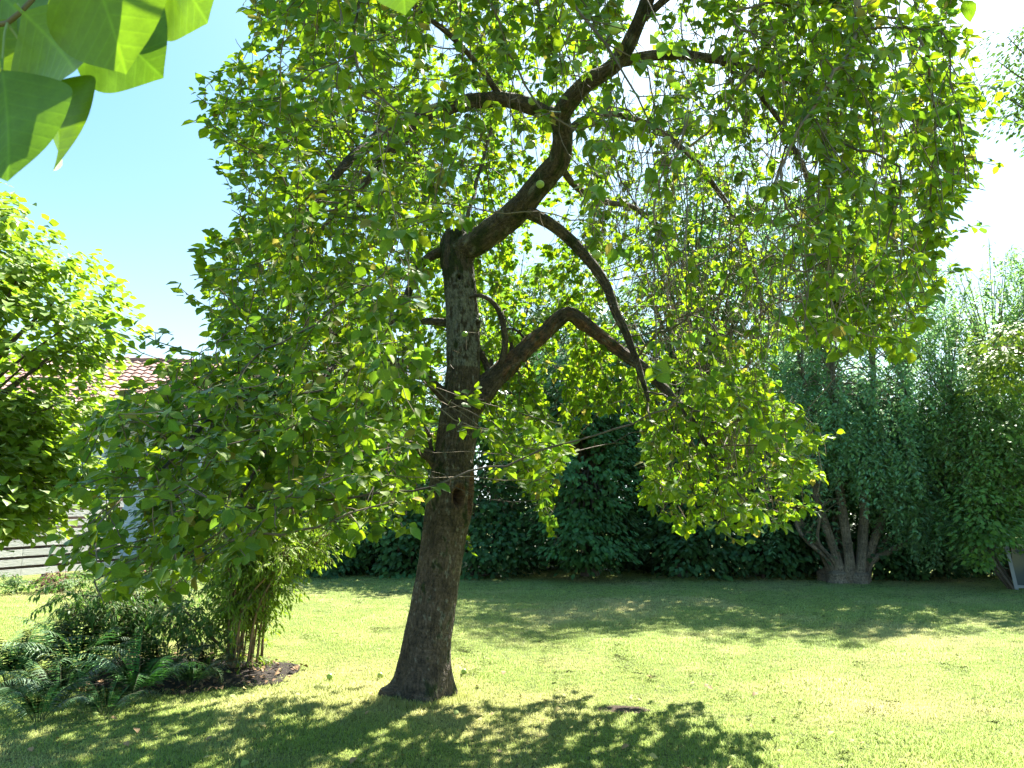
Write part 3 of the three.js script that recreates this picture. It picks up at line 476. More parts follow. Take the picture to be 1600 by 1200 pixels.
// the crown is open towards the lawn, where the trunk and the main limbs can be seen
const OPEN = [[660, 345, 765, 860, 0.35], [745, 390, 1015, 640, 0.6], [735, 250, 900, 400, 0.5]];
const boughs = [0, 3, 4, 5].map(k => LIMBS[k]).flatMap(q => q.pts.map(p => ({ q: toPx(p), d: -p.z })));
function inCrown(p) {
  if (!EYECLEAR(p)) return false; const q = toPx(p); if (!q || !inPoly(q[0], q[1], CROWN)) return false;
  for (const [x0, y0, x1, y1, g] of OPEN) if (q[0] > x0 && q[0] < x1 && q[1] > y0 && q[1] < y1 && -p.z < D0 - 0.05 + (g > 0.4 ? -0.3 : 0.1)) return N(p.x * 5, p.y * 5, p.z * 5) > g;
  for (const b of boughs) if (-p.z < b.d + 0.1 && Math.abs(b.q[0] - q[0]) < 22 && Math.abs(b.q[1] - q[1]) < 22) return N(p.x * 3, p.y * 3, p.z * 3) > 0.02;
  return true;
}
const nodes = [];                                                     // {p, d, par, r, kids, limb}
for (const q of LIMBS) q.pts.forEach((p, k) => { if (k > 2 && k % 2 === 0) nodes.push({ p, d: p.clone().sub(q.pts[k - 1]).normalize(), par: -1, r: q.rad[k], kids: 0, limb: true }); });
{
  const r = rng(99), A = [];
  const add = ([c, s, inner], n) => { for (let k = 0, g = 0; k < n && g < n * 30; g++) { const u = rv(r), l = u.length(); if (l < inner * 0.45 && r() > 0.35) continue; const p = V(c.x + u.x * s[0], c.y + u.y * s[1], c.z + u.z * s[2]); if (p.y < 0.9 || !inCrown(p)) continue; if (s === CR) { const k = V(u.x, u.y, u.z).dot(SUN); if (r() < sm(0.15, 0.6, k) * (u.x > -0.05 ? 0.8 : 0.2)) continue; if (u.x > 0.1 && r() < (u.z > 0.1 ? 0.68 : 0.4)) continue; } A.push({ p, n: -1, d: 1e9 }); k++; } };
  add(LOBES[0], 5800); add(LOBES[1], 1900); add(LOBES[2], 650); add(LOBES[3], 240); add(LOBES[4], 600); add(LOBES[5], 600); add(LOBES[6], 650);
  const near = (nd, i) => { for (const a of A) { const d = a.p.distanceToSquared(nd.p); if (d < a.d) { a.d = d; a.n = i; } } };
  nodes.forEach(near);
  const step = 0.095, kill = 0.14 ** 2;
  let live = A;
  for (let it = 0; it < 90 && live.length; it++) {
    const acc = new Map();
    for (const a of live) { if (a.d > 1.9 * 1.9) continue; const n = nodes[a.n], v = a.p.clone().sub(n.p).normalize(); (acc.get(a.n) || acc.set(a.n, V(0, 0, 0)).get(a.n)).add(v); }
    if (!acc.size) break;
    const fresh = [];
    for (const [i, v] of acc) {
      const n = nodes[i]; if (n.kids > 5) continue;
      const d = v.normalize().multiplyScalar(1).addScaledVector(n.d, n.limb ? 0.1 : 0.45).add(rv(r).multiplyScalar(0.42)).add(V(0, -0.14, 0)).normalize(); n.kids++;
      fresh.push({ p: n.p.clone().addScaledVector(d, step), d, par: i, r: 0, kids: 0, limb: false });
    }
    const b = nodes.length; nodes.push(...fresh);
    for (const a of live) fresh.forEach((f, k) => { const d = a.p.distanceToSquared(f.p); if (d < a.d) { a.d = d; a.n = b + k; } });
    live = live.filter(a => a.d > kill && nodes[a.n].kids <= 5);
  }
  // hanging twigs, most of them on the right-hand side
  const n0 = nodes.length;
  for (let i = 0; i < n0; i++) {
    const n = nodes[i], right = sm(-0.2, 1.2, n.p.x) * 0.32 + 0.13; if (n.p.y < 2.0 || r() > right) continue;
    let par = i, d = V(rr(-0.5, 0.5, r), -0.5, rr(-0.5, 0.5, r)).normalize(), p = n.p.clone(), len = 4 + (r() * 9 | 0);
    for (let k = 0; k < len; k++) {
      d = d.clone().add(V(0, -0.32, 0)).add(rv(r).multiplyScalar(0.45)).normalize(); p = p.clone().addScaledVector(d, 0.085);
      if (!inCrown(p)) break;
      nodes.push({ p, d, par, r: 0, kids: 0, limb: false, hang: true }); nodes[par].kids++; par = nodes.length - 1;
    }
  }
}
// stray sprigs outside the outline
for (const [d, ...pp] of [[dA - 2.3, [420, 190], [370, 170], [330, 165], [308, 150]], [dA - 2.3, [410, 240], [375, 215], [340, 190], [312, 185]], [dA - 2.3, [330, 155], [320, 130], [355, 110], [390, 105]], [dA - 2, [380, 345], [366, 310], [352, 275], [338, 250]], [dA - 2.2, [350, 500], [325, 480], [300, 465], [282, 450]], [dA - 2.9, [330, 560], [280, 545], [235, 530], [190, 505]], [dA - 2.9, [235, 530], [250, 515], [262, 520]], [dA - 3.2, [320, 570], [240, 560], [180, 525], [130, 495]], [dA - 2.3, [1480, 240], [1520, 250], [1556, 258]], [dA - 2.4, [1440, 130], [1500, 130], [1570, 138]], [dA - 2.4, [1460, 180], [1530, 185], [1590, 190]], [dA - 1.9, [1420, 390], [1470, 370], [1530, 350]], [dA - 1.9, [1380, 400], [1430, 420], [1500, 425]], [dA - 0.9, [1130, 820], [1140, 840], [1160, 850]], [dA - 0.6, [840, 780], [855, 810], [862, 832]], [dA, [720, 810], [730, 850], [735, 858]], [dA - 0.9, [1250, 690], [1280, 690], [1308, 680]], [dA - 2.8, [430, 20], [405, 15], [385, 10]]]) {
  const P = pp.map(([x, y]) => at(x, y, d)); let best = 0, bd = 1e9; nodes.forEach((n, i) => { const q = n.p.distanceToSquared(P[0]); if (q < bd) { bd = q; best = i; } });
  const q = spline([{ p: nodes[best].p, r: 1 }, ...P.map(p => ({ p, r: 1 }))], 0.07); let par = best;
  q.pts.slice(1).forEach(p => { nodes.push({ p, d: p.clone().sub(nodes[par].p).normalize(), par, r: 0, kids: 0, limb: false, sprig: true }); nodes[par].kids++; par = nodes.length - 1; });
}
// radii by the pipe rule
for (let i = nodes.length - 1; i >= 0; i--) { const n = nodes[i]; if (n.limb) continue; n.a = (n.a || 0); n.r = Math.max(0.0024, Math.pow(n.a, 1 / 2.35)); const own = Math.max(n.a, Math.pow(0.0024, 2.35)); if (n.par >= 0 && !nodes[n.par].limb) nodes[n.par].a = (nodes[n.par].a || 0) + own; }
nodes.forEach(n => { n.live = n.limb || n.sprig || inCrown(n.p); });
for (let i = nodes.length - 1; i >= 0; i--) if (nodes[i].live && nodes[i].par >= 0) nodes[nodes[i].par].live = true;
const twigs = new MB(), kidsOf = nodes.map(() => []);
nodes.forEach((n, i) => { if (n.par >= 0 && n.live) kidsOf[n.par].push(i); });
{
  const r = rng(7), done = new Uint8Array(nodes.length);
  const chain = (from, first) => {
    const pts = [nodes[from].p], rad = [Math.min(nodes[first].r * 1.1, 0.03)]; let i = first;
    for (;;) { done[i] = 1; pts.push(nodes[i].p); rad.push(Math.min(0.03, nodes[i].r)); const k = kidsOf[i]; if (!k.length) break; let b = k[0]; for (const j of k) if (nodes[j].r > nodes[b].r) b = j; for (const j of k) if (j !== b) todo.push([i, j]); i = b; }
    if (rad[0] < 0.006 && pts.length > 3) { const L = pts.length - 1, f = (_, k) => k % 2 === 0 || k === L, p2 = pts.filter(f), r2 = rad.filter(f); pts.length = rad.length = 0; pts.push(...p2); rad.push(...r2); }
    const t = 0.75 + 0.5 * r(), grey = r() < 0.2 ? 1.7 : 1, col = (k, a, P) => { const g = t * grey * (0.9 + 0.5 * N(P.x * 14, P.y * 14, P.z * 14)); return [0.135 * g, 0.105 * g, 0.075 * g]; };
    tube(twigs, pts, rad, rad[0] > 0.014 ? 7 : rad[0] > 0.006 ? 5 : 3, col);
  };
  const todo = []; nodes.forEach((n, i) => { if (!n.limb && n.live && nodes[n.par].limb) todo.push([n.par, i]); });
  while (todo.length) { const [f, i] = todo.pop(); if (!done[i]) chain(f, i); }
  nodes.forEach(n => {                                                // short bare spurs that make the twigs gnarled
    if (n.limb || !n.live || n.r > 0.02 || r() > 0.35) return; const d = rv(r).add(V(0, -0.1, 0)).normalize(), l = rr(0.03, 0.10, r), m = n.p.clone().addScaledVector(d, l * 0.5).add(rv(r).multiplyScalar(l * 0.15));
    tube(twigs, [n.p, m, m.clone().addScaledVector(d, l * 0.5).add(rv(r).multiplyScalar(l * 0.2))], [0.0032, 0.0026, 0.002], 3, () => [0.12, 0.095, 0.07]);
  });
}
part(apple, 'twigs', twigs.geo(TB), twigMat, 'stuff');
// leaves in small rosettes along the thin twigs
const AL = [leafShape({ w: 0.30, peak: 0.45, seg: 5, fold: 0.3, curl: 0.18, stalk: 0.2 }), leafShape({ w: 0.33, peak: 0.42, seg: 5, fold: 0.18, curl: 0.32, stalk: 0.2, wave: 0.02 }), leafShape({ w: 0.29, peak: 0.5, seg: 5, fold: 0.45, curl: 0.1, stalk: 0.2, twist: 0.35 }), leafShape({ w: 0.32, peak: 0.45, seg: 5, fold: 0.12, curl: -0.1, stalk: 0.2, twist: -0.4, wave: 0.025 })];
const APPLES = [[961, 45, 2.75], [535, 195, 3.6], [829, 226, 4.0], [844, 288, 4.2], [1012, 295, 4.0], [932, 398, 3.8], [903, 100, 4.2], [1047, 124, 4.1], [1110, 128, 3.8], [1150, 90, 4.0], [940, 265, 4.4], [1178, 42, 4.2], [1075, 185, 3.6], [1042, 220, 3.9], [612, 390, 5.0], [600, 393, 5.0], [726, 522, 6.1], [411, 622, 3.5], [565, 788, 4.4], [832, 158, 4.2], [1242, 290, 4.4], [1425, 375, 4.3], [1160, 690, 5.4], [1032, 640, 5.6], [470, 480, 4.0], [655, 100, 3.6], [720, 75, 3.9], [1330, 430, 4.8], [1385, 255, 4.4], [1215, 520, 5.2]];
const AF = [leafShape({ w: 0.31, peak: 0.45, seg: 3, fold: 0.3, curl: 0.18, stalk: 0 }), leafShape({ w: 0.34, peak: 0.45, seg: 3, fold: 0.18, curl: 0.32, stalk: 0 }), leafShape({ w: 0.30, peak: 0.5, seg: 3, fold: 0.45, curl: 0.1, stalk: 0, twist: 0.35 }), leafShape({ w: 0.33, peak: 0.45, seg: 3, fold: 0.12, curl: -0.1, stalk: 0, twist: -0.4 })];
const leafList = [];
{
  const r = rng(1234), tints = [[0.23, 0.40, 0.016], [0.28, 0.45, 0.012], [0.17, 0.34, 0.03], [0.34, 0.49, 0.012]];
  const shaft = V(-0.5, 2.1, -0.8), toSun = SUN;
  nodes.forEach(n => {
    if (n.limb || n.r > 0.012 || (!n.sprig && !inCrown(n.p))) return;
    const q = rho(n.p), hang = n.hang ? 0.55 : 1, px = toPx(n.p); let pr = n.sprig || n.p.distanceTo(lowL) < 1.35 ? 1 : (0.30 + 0.70 * sm(0.4, 0.8, q)) * hang;
    if (px && px[0] > 960 && px[0] < 1270 && px[1] > 210 && px[1] < 580) pr *= 0.34;
    if (!n.sprig && r() > pr * 0.72) return;
    if (px && APPLES.some(a => Math.hypot(a[0] - px[0], a[1] - px[1]) < 26 && -n.p.z < a[2] + 0.05)) return;
    const w = n.p.clone().sub(shaft), t = w.dot(toSun); if (t > 0 && w.addScaledVector(toSun, -t).length() < 0.45) return;   // a gap in the crown through which sun reaches the near branch
    const nearL = n.p.distanceTo(lowL) < 1.35 || n.p.distanceTo(LOBES[5][0]) < 0.9, cnt = n.sprig ? 3 : 5 + (r() * 6 | 0) + (nearL ? 1 : 0) - (n.p.distanceTo(fanR) < 1.1 ? 2 : 0), out = V(n.p.x - CC.x, (n.p.y - CC.y) * 0.5, n.p.z - CC.z).normalize(), a0 = r() * 6.283;
    for (let k = 0; k < cnt; k++) {
      const a = a0 + k * 2.4, side = V(Math.cos(a), 0, Math.sin(a)), dir = n.d.clone().multiplyScalar(0.5).addScaledVector(side, 0.9).addScaledVector(out, 0.25).add(V(0, rr(-0.75, 0.35, r), 0));
      const nr = V(0, 0.85, 0).addScaledVector(out, 0.45).add(rv(r).multiplyScalar(0.75)), p = n.p.clone().add(rv(r).multiplyScalar(0.035)), s = 0.036 + 0.054 * Math.pow(r(), 0.8), ti = (r() * 4) | 0;
      leafList.push({ m: leafMatrix(p, dir, nr, s), p, s, v: (r() * 4) | 0, ti, c: r() < 0.025 ? [0.42, 0.36, 0.07] : tinted(tints[ti], r, 0.45) });
    }
  });
  const vis = leafList.map((l, i) => { const q = toPx(l.p); return { i, k: q && q[0] > 20 && q[0] < 1580 && q[1] > 20 && q[1] < 1180 ? l.s / q[2] : 0 }; }).sort((a, b) => b.k - a.k);
  const single = new Set(vis.slice(0, 300).map(o => o.i)), mb = new MB(), mats = tints.map(c => leafMat({ c, t: 0.68 }));
  leafList.forEach((l, i) => {
    if (!single.has(i)) { const q = toPx(l.p); return bake(mb, (q && q[2] < 3.5 && q[1] > -30 ? AL : AF)[l.v], l.m, l.c); }
    const o = part(apple, 'leaf', AL[l.v], mats[l.ti]); l.m.decompose(o.position, o.quaternion, o.scale); o.position.sub(TB);
  });
  part(apple, 'leaves', mb.geo(TB), APPLE_LEAF, 'stuff');
}
// apples on stalks
{
  const prof = []; for (let k = 0; k <= 14; k++) { const t = k / 14 * Math.PI; const rad = Math.sin(t) * (1 - 0.05 * Math.cos(t)) * (k === 0 || k === 14 ? 0 : 1); prof.push(new THREE.Vector2(Math.max(0.0001, rad), -Math.cos(t) * 0.9 + (t > 2.7 ? -(t - 2.7) * 0.5 : 0) + (t < 0.4 ? (0.4 - t) * 0.35 : 0))); }
  const ag = new THREE.LatheGeometry(prof, 16), spots = dataTex(128, 128, (u, v) => { const k = 0.9 + 0.12 * tn(u, v, 14, 2), s = tn(u, v, 90, 4) > 0.28 ? 1.12 : 1; return [Math.min(1, k * s * 0.98), Math.min(1, k * s), Math.min(1, k * s * 0.9)]; });
  const ams = [[0.40, 0.53, 0.12], [0.34, 0.50, 0.10], [0.46, 0.54, 0.14]].map(c => new THREE.MeshPhysicalMaterial({ color: new THREE.Color().setRGB(...c), map: spots, roughness: 0.42, clearcoat: 0.2, clearcoatRoughness: 0.3 }));
  const cal = new THREE.ConeGeometry(0.005, 0.005, 5), cm = plain(0.07, 0.05, 0.03), sm_ = plain(0.12, 0.13, 0.05), r = rng(77);
  for (const [x, y, d] of APPLES) {
    const p = at(x, y, d), s = 0.024 + 0.004 * r(), c = p.clone().add(V(0, s * 0.85, 0)); let best = null, bd = 1e9;
    for (const n of nodes) { if (n.limb || !n.live || n.p.y < c.y + 0.005) continue; const q = n.p.distanceToSquared(c); if (q < bd) { bd = q; best = n; } }
    const o = part(apple, 'apple', ag, ams[(r() * 3) | 0]); o.position.copy(p).sub(TB); o.scale.setScalar(s); o.rotation.set((r() - 0.5) * 0.5, r() * 6, (r() - 0.5) * 0.5);
    const mb = new MB(); if (best) { const q = spline([{ p: V(p.x, p.y + s * 0.7, p.z), r: 0.0015 }, { p: c.clone().lerp(best.p, 0.5).add(V(0, 0.01, 0)), r: 0.0018 }, { p: best.p, r: 0.0024 }], 0.03); tube(mb, q.pts, q.rad, 4, () => [0.12, 0.11, 0.05]); part(apple, 'stalk', mb.geo(TB), twigMat); }
  }
  // windfalls
  [[725, 1055, 'pale green windfall apple on the sunlit grass right of the trunk'], [515, 1063, 'small windfall apple in the grass left of the trunk'], [594, 1060, 'windfall apple at the shadow edge close to the trunk']].forEach(([x, y, l], i) => {
    const p = ground(x, y), m = new THREE.Mesh(ag, ams[i]); m.name = 'windfall_apple'; m.castShadow = m.receiveShadow = true; m.position.set(p.x, groundY(p.x, p.z) + 0.035, p.z); m.scale.setScalar(0.028); m.rotation.set(1.2, i, 0.4); tag(m, l, 'apple', 'windfall apples');
  });
}
// ------------------------------------------------------------------ shrub with upright canes, ferns, soil bed
const SB = ground(378, 1042);
{
  const c = V(SB.x - 0.55, 0, SB.z + 0.35), mb = new MB(), n = 48; mb.v(c.x, groundY(c.x, c.z) + 0.03, c.z, 0, 1, 0, 0, 0);
  for (let q = 1; q <= 6; q++) for (let k = 0; k < n; k++) { const a = k / n * 6.283, f = q / 6 * (1 + 0.22 * N(Math.cos(a) * 2, Math.sin(a) * 2, 4)), x = c.x + Math.cos(a) * 1.15 * f, z = c.z + Math.sin(a) * 0.75 * f; mb.v(x, groundY(x, z) + 0.012 + 0.02 * (1 - q / 6) + 0.012 * N(x * 9, 2, z * 9), z, 0, 1, 0, x, z); }
  for (let k = 0; k < n; k++) { mb.i.push(0, 1 + (k + 1) % n, 1 + k); for (let q = 0; q < 5; q++) { const a = 1 + q * n + k, b = 1 + q * n + (k + 1) % n; mb.i.push(a, b, a + n, a + n, b, b + n); } }
  const m = new THREE.Mesh(mb.geo(null, true), new THREE.MeshStandardMaterial({ color: new THREE.Color().setRGB(0.055, 0.038, 0.026), roughness: 1, map: bt(barkTint, 3), bumpMap: bt(barkBump, 3), bumpScale: 0.02 })); m.name = 'soil_bed'; m.receiveShadow = true; tag(m, 'dark soil bed under the ferns and the cane shrub', 'soil', null, 'structure');
  const r = rng(31), lit = new THREE.InstancedMesh(LEAF_BROAD[1], new THREE.MeshStandardMaterial({ color: 0xffffff, roughness: 0.9, side: THREE.DoubleSide }), 420); lit.name = 'leaf_litter';
  for (let k = 0; k < 420; k++) { const a = r() * 6.283, f = Math.sqrt(r()), x = c.x + Math.cos(a) * 1.25 * f, z = c.z + Math.sin(a) * 0.85 * f; lit.setMatrixAt(k, leafMatrix(V(x, groundY(x, z) + 0.045, z), V(r() - 0.5, 0.1 * (r() - 0.5), r() - 0.5), V((r() - 0.5) * 0.8, 1, (r() - 0.5) * 0.8), rr(0.03, 0.07, r))); const t = r(); lit.setColorAt(k, new THREE.Color().setRGB(0.12 + 0.2 * t, 0.07 + 0.12 * t, 0.04 + 0.05 * t)); }
  tag(lit, 'dry brown fallen leaves lying on the soil bed', 'leaf litter', null, 'stuff');
}
{
  const r = rng(52), root = thing('cane_shrub', 'shrub with a sheaf of upright brown canes and narrow yellow green leaves', 'shrub', SB), leaves = new MB(), twl = new MB();
  const NL = [leafShape({ w: 0.15, peak: 0.4, seg: 2, fold: 0.25, curl: 0.3, stalk: 0.05 }), leafShape({ w: 0.18, peak: 0.4, seg: 2, fold: 0.2, curl: 0.1, stalk: 0.05 })], LM = leafMat({ t: 0.6, coat: 0.25 });
  const cane = (p0, p1, p2, r0, dens, tint) => {
    const mb = new MB(), q = spline([{ p: p0, r: r0 }, { p: p1, r: r0 * 0.8 }, { p: p2, r: r0 * 0.3 }], 0.08), k0 = 0.8 + 0.5 * r();
    tube(mb, q.pts, q.rad, 6, (k, a, P) => { const t = k0 * (0.9 + 0.4 * N(P.x * 12, P.y * 8, P.z * 12)); return [0.24 * t, 0.16 * t, 0.085 * t]; }); part(root, 'cane', mb.geo(SB), twigMat);
    q.pts.forEach((p, k) => {
      const f = k / q.pts.length; if (f < 0.3 && r() > 0.25) return;
      const nt = f > 0.55 ? 3 : f > 0.3 ? 2 : 1;
      for (let t = 0; t < nt; t++) {
        const a = r() * 6.283, d = V(Math.cos(a), rr(0.1, 0.7, r), Math.sin(a) * 0.9).normalize(), l = rr(0.12, 0.38, r), pts = [p]; let cur = p.clone(), dd = d.clone();
        for (let s = 0; s < 5; s++) { dd.y -= 0.22; cur = cur.clone().addScaledVector(dd.normalize(), l / 5); pts.push(cur); for (let j = 0; j < dens; j++) { const b = r() * 6.283, c = tinted(tint, r); bake(leaves, NL[j & 1], leafMatrix(cur.clone().add(rv(r).multiplyScalar(0.02)), dd.clone().add(V(Math.cos(b) * 0.8, -0.35, Math.sin(b) * 0.8)), V(0, 1, 0).add(rv(r).multiplyScalar(0.7)), rr(0.045, 0.085, r)), c); } }
        tube(twl, pts, pts.map(() => 0.002), 3, () => [0.16, 0.15, 0.06]);
      }
    });
  };
  for (let k = 0; k < 26; k++) {
    const a = r() * 6.283, b = V(SB.x + Math.cos(a) * 0.2 * Math.sqrt(r()), -0.02, SB.z + Math.sin(a) * 0.16), lean = rr(-0.25, 0.72, r), h = rr(1.1, 1.7, r);
    cane(b, V(b.x + lean * 0.28, h * 0.55, b.z + rr(-0.12, 0.12, r)), V(b.x + lean * rr(0.8, 1.6, r), h, b.z + rr(-0.35, 0.35, r)), rr(0.007, 0.013, r), 3, [0.30, 0.46, 0.03]);
  }
  cane(V(SB.x - 0.12, 0.1, SB.z), at(300, 965, -SB.z), at(225, 900, -SB.z + 0.1), 0.017, 3, [0.15, 0.29, 0.04]);
  for (let k = 0; k < 30; k++) { const b = V(SB.x - rr(0.15, 1.55, r), 0.0, SB.z + rr(-0.2, 0.45, r)), h = rr(0.5, 0.95, r); cane(b, V(b.x - rr(-0.05, 0.12, r), h * 0.5, b.z), V(b.x - rr(-0.2, 0.35, r), h, b.z + rr(-0.2, 0.25, r)), 0.006, 3, [0.12, 0.25, 0.04]); }
  part(root, 'twigs', twl.geo(SB), twigMat, 'stuff'); part(root, 'leaves', leaves.geo(SB), LM, 'stuff');
}
{
  const FM = leafMat({ t: 0.42, coat: 0.12 });
  function frond(base, az, len, lift, droop, tint, r) {
    const mb = new MB(), n = 36, pts = []; let p = base.clone(), el = lift; const h = V(Math.cos(az), 0, Math.sin(az)), side = V(-Math.sin(az), 0, Math.cos(az));
    const bend = rr(-0.25, 0.25, r);
    for (let k = 0; k <= n; k++) { pts.push(p); el -= droop / n * (0.4 + 1.3 * k / n); p = p.clone().addScaledVector(h, Math.cos(el) * len / n).add(V(0, Math.sin(el) * len / n, 0)).addScaledVector(side, bend * len / n * (k / n)); }
    tube(mb, pts, pts.map((_, k) => 0.0035 * (1 - k / n * 0.8)), 4, () => [0.13, 0.17, 0.05]);
    for (let k = 6; k < n; k++) {
      const t = k / n, pl = len * 0.185 * Math.pow(Math.sin(Math.PI * Math.min(1, (t * 0.86 + 0.14))), 0.8) * (1 - t * 0.35) + 0.01, T = pts[k + 1].clone().sub(pts[k]).normalize(), up = V().crossVectors(side, T).multiplyScalar(1).normalize(); if (up.y < 0) up.negate();
      for (const s of [-1, 1]) {
        const dir = side.clone().multiplyScalar(s).addScaledVector(T, 0.35).addScaledVector(up, -0.18 + rr(-0.22, 0.22, r)).addScaledVector(T, rr(-0.15, 0.2, r)).normalize(), m = 4, b = pts[k], c = tinted(tint, r, 0.2);
        const wdir = T.clone(), i0 = mb.count;                         // toothed pinna: a strip with small lobes on both edges
        for (let q = 0; q <= m * 2; q++) {
          const f = q / (m * 2), w = (q % 2 ? 0.10 : 0.035) * pl * 0.8 * (1 - f * 0.85) * (f === 0 ? 0.4 : 1), o = b.clone().addScaledVector(dir, pl * f).addScaledVector(up, -pl * 0.22 * f * f);
          for (const e of [-1, 1]) mb.v(o.x + wdir.x * w * e, o.y + wdir.y * w * e, o.z + wdir.z * w * e, up.x, up.y, up.z, 0.5 + e * 0.3, f, c);
          if (q) { const z = i0 + q * 2; mb.i.push(z - 2, z - 1, z, z, z - 1, z + 1); }
        }
      }
    }
    return mb;
  }
  function fern(b, n, len, label, tint, seed, azs) {
    const r = rng(seed), root = thing('fern', label, 'fern', b, 'ferns by the cane shrub');
    for (let k = 0; k < n; k++) { const az = azs ? azs[k % azs.length] + rr(-0.15, 0.15, r) : k / n * 6.283 + rr(-0.3, 0.3, r), l = len * rr(0.7, 1.15, r); part(root, 'frond', frond(b.clone().add(V(Math.cos(az) * 0.03, 0, Math.sin(az) * 0.03)), az, l, rr(0.9, 1.4, r), rr(1.1, 2.0, r), tint, r).geo(b), FM); }
  }
  const g = (x, y) => { const p = ground(x, y); p.y = groundY(p.x, p.z) + 0.01; return p; };
  fern(g(15, 1075), 17, 1.0, 'large feathery fern cut off by the picture edge below the fence', [0.11, 0.28, 0.08], 3);
  fern(g(120, 1070), 16, 0.95, 'tall fern with arching fronds against the sunlit lawn', [0.10, 0.26, 0.06], 4);
  fern(g(215, 1090), 15, 0.7, 'low fern with two bright fronds over the dark soil', [0.10, 0.32, 0.05], 5);
  fern(g(300, 1075), 12, 0.55, 'small dark fern at the foot of the cane shrub', [0.09, 0.23, 0.05], 6);
  fern(g(165, 1120), 12, 0.45, 'low spreading fern in front of the dark soil', [0.08, 0.24, 0.05], 12);
  fern(g(250, 1060), 13, 0.75, 'upright fern between the low ferns and the canes', [0.08, 0.22, 0.05], 13);
  fern(g(330, 1050), 11, 0.6, 'fern leaning against the brown canes', [0.08, 0.22, 0.05], 14);
  fern(g(95, 1100), 14, 0.7, 'full dark fern in the middle of the fern group', [0.08, 0.22, 0.05], 15);
  fern(g(60, 1130), 10, 0.5, 'low fern in the shade nearest the viewer', [0.09, 0.25, 0.06], 9);
}
// red and green border plants in front of the fence
for (let k = 0; k < 9; k++) {
  const r = rng(300 + k), x = -9.6 + 0.34 * k - (k % 2) * 0.2, z = -13.0 - 0.35 * k + (k % 3) * 0.2, red = k % 3 === 1;
  leafyTree({ seed: 300 + k, name: 'border_plant', label: ['green border plant nearest the picture edge below the fence', 'reddish leaved border plant at the fence foot by the picture edge', 'green border plant right of the first red one', 'green border plant in the middle of the fence border', 'reddish leaved border plant in the middle of the border', 'green border plant behind the middle red one', 'green border plant near the shrub end of the border', 'reddish leaved border plant at the shrub end of the border', 'last green border plant beside the big shrub'][k], category: 'plant', group: 'low border plants along the fence',
    base: V(x, 0, z), fork: V(x, 0.12, z), trunkR: 0.012, stems: 4, spread: 0.12, lobes: [[V(x, 0.2, z), [0.4, 0.24, 0.35]]], clumps: 34, per: 14, clumpR: 0.1, leaf: 0.06, tint: red ? [0.20, 0.075, 0.05] : [0.14, 0.26, 0.05], shapes: LEAF_SMALL, mat: TREE_LEAF, inner: 0.2, minY: 0.03, limbEvery: 9 });
}
// grey framed panel standing at the right-hand edge of the lawn
{
  const b = ground(1600, 922), root = thing('framed_panel', 'grey framed glass panel standing at the lawn edge by the picture border', 'panel', b), fm = plain(0.33, 0.35, 0.36, 0.5), box = (w, h, d, x, y, z, rz = 0) => { const g = new THREE.BoxGeometry(w, h, d); g.rotateZ(rz); g.translate(x, y, z); return g; };
  root.rotation.y = -0.5;
  part(root, 'frame_post', box(0.06, 0.82, 0.06, -0.16, 0.40, 0, 0.12), fm); part(root, 'frame_post', box(0.06, 0.82, 0.06, 1.0, 0.40, 0, 0.12), fm); part(root, 'frame_rail', box(1.1, 0.05, 0.055, 0.4, 0.80, 0), plain(0.5, 0.47, 0.3)); part(root, 'frame_rail', box(1.1, 0.05, 0.055, 0.45, 0.06, 0), fm);
  part(root, 'pane', box(1.12, 0.72, 0.012, 0.42, 0.43, 0), plain(0.09, 0.11, 0.12, 0.12)); part(root, 'cap', box(0.16, 0.05, 0.1, -0.15, 0.86, 0), fm);
}
// ------------------------------------------------------------------ the near twigs at the top of the picture
function nearTwig(label, leaves, stem) {
  const root = thing('overhanging_branch', label, 'branch', stem[0].clone()), B = stem[0], r = rng(leaves.length * 7 + 2), cols = [[0.20, 0.36, 0.008], [0.15, 0.30, 0.012], [0.26, 0.42, 0.006]], mats = cols.map(c => { const m = leafMat({ c, t: 0.5, coat: 0.5, cr: 0.3 }); m.bumpMap = leafBump; m.bumpScale = 0.0012; return m; });
  const mb = new MB(), q = spline(stem.map((p, k) => ({ p, r: 0.004 - 0.0004 * k })), 0.02); tube(mb, q.pts, q.rad, 8, () => [0.14, 0.12, 0.07]); part(root, 'stem', mb.geo(B), twigMat);
  leaves.forEach(([bx, by, tx, ty, d0, d1, w, roll, curl, fold], i) => {
    const a = at(bx, by, d0), b = at(tx, ty, d1), dir = b.clone().sub(a), L = dir.length();
    const g = leafShape({ w: w * 1.25, peak: 0.40, tip: 1.08, seg: 18, fold: fold ?? (0.1 + 0.16 * r()), curl: (curl ?? 0.15) * rr(0.6, 2.2, r), stalk: 0.1, wave: 0.03, twist: rr(-0.3, 0.3, r) });
    const nr = V(0.15 + Math.sin(roll) * 1.1, 0.25 + 0.35 * Math.sin(i * 2.4), -1), m = leafMatrix(a, dir, nr, L), o = part(root, 'leaf', g, mats[i % 3]); m.decompose(o.position, o.quaternion, o.scale); o.position.sub(B);
    let s = q.pts[0]; for (const p of q.pts) if (p.distanceTo(a) < s.distanceTo(a)) s = p;
    const pm = new MB(), pq = spline([{ p: s, r: 0.0016 }, { p: s.clone().lerp(a, 0.5).add(V(0, 0.006, 0)), r: 0.0013 }, { p: a.clone().lerp(b, 0.1), r: 0.0012 }], 0.01); tube(pm, pq.pts, pq.rad, 6, () => [0.2, 0.26, 0.06]); part(o, 'petiole', pm.geo(), twigMat); const pe = o.children[0]; pe.position.set(0, 0, 0);
    pe.geometry.applyMatrix4(m.clone().invert());
  });
}
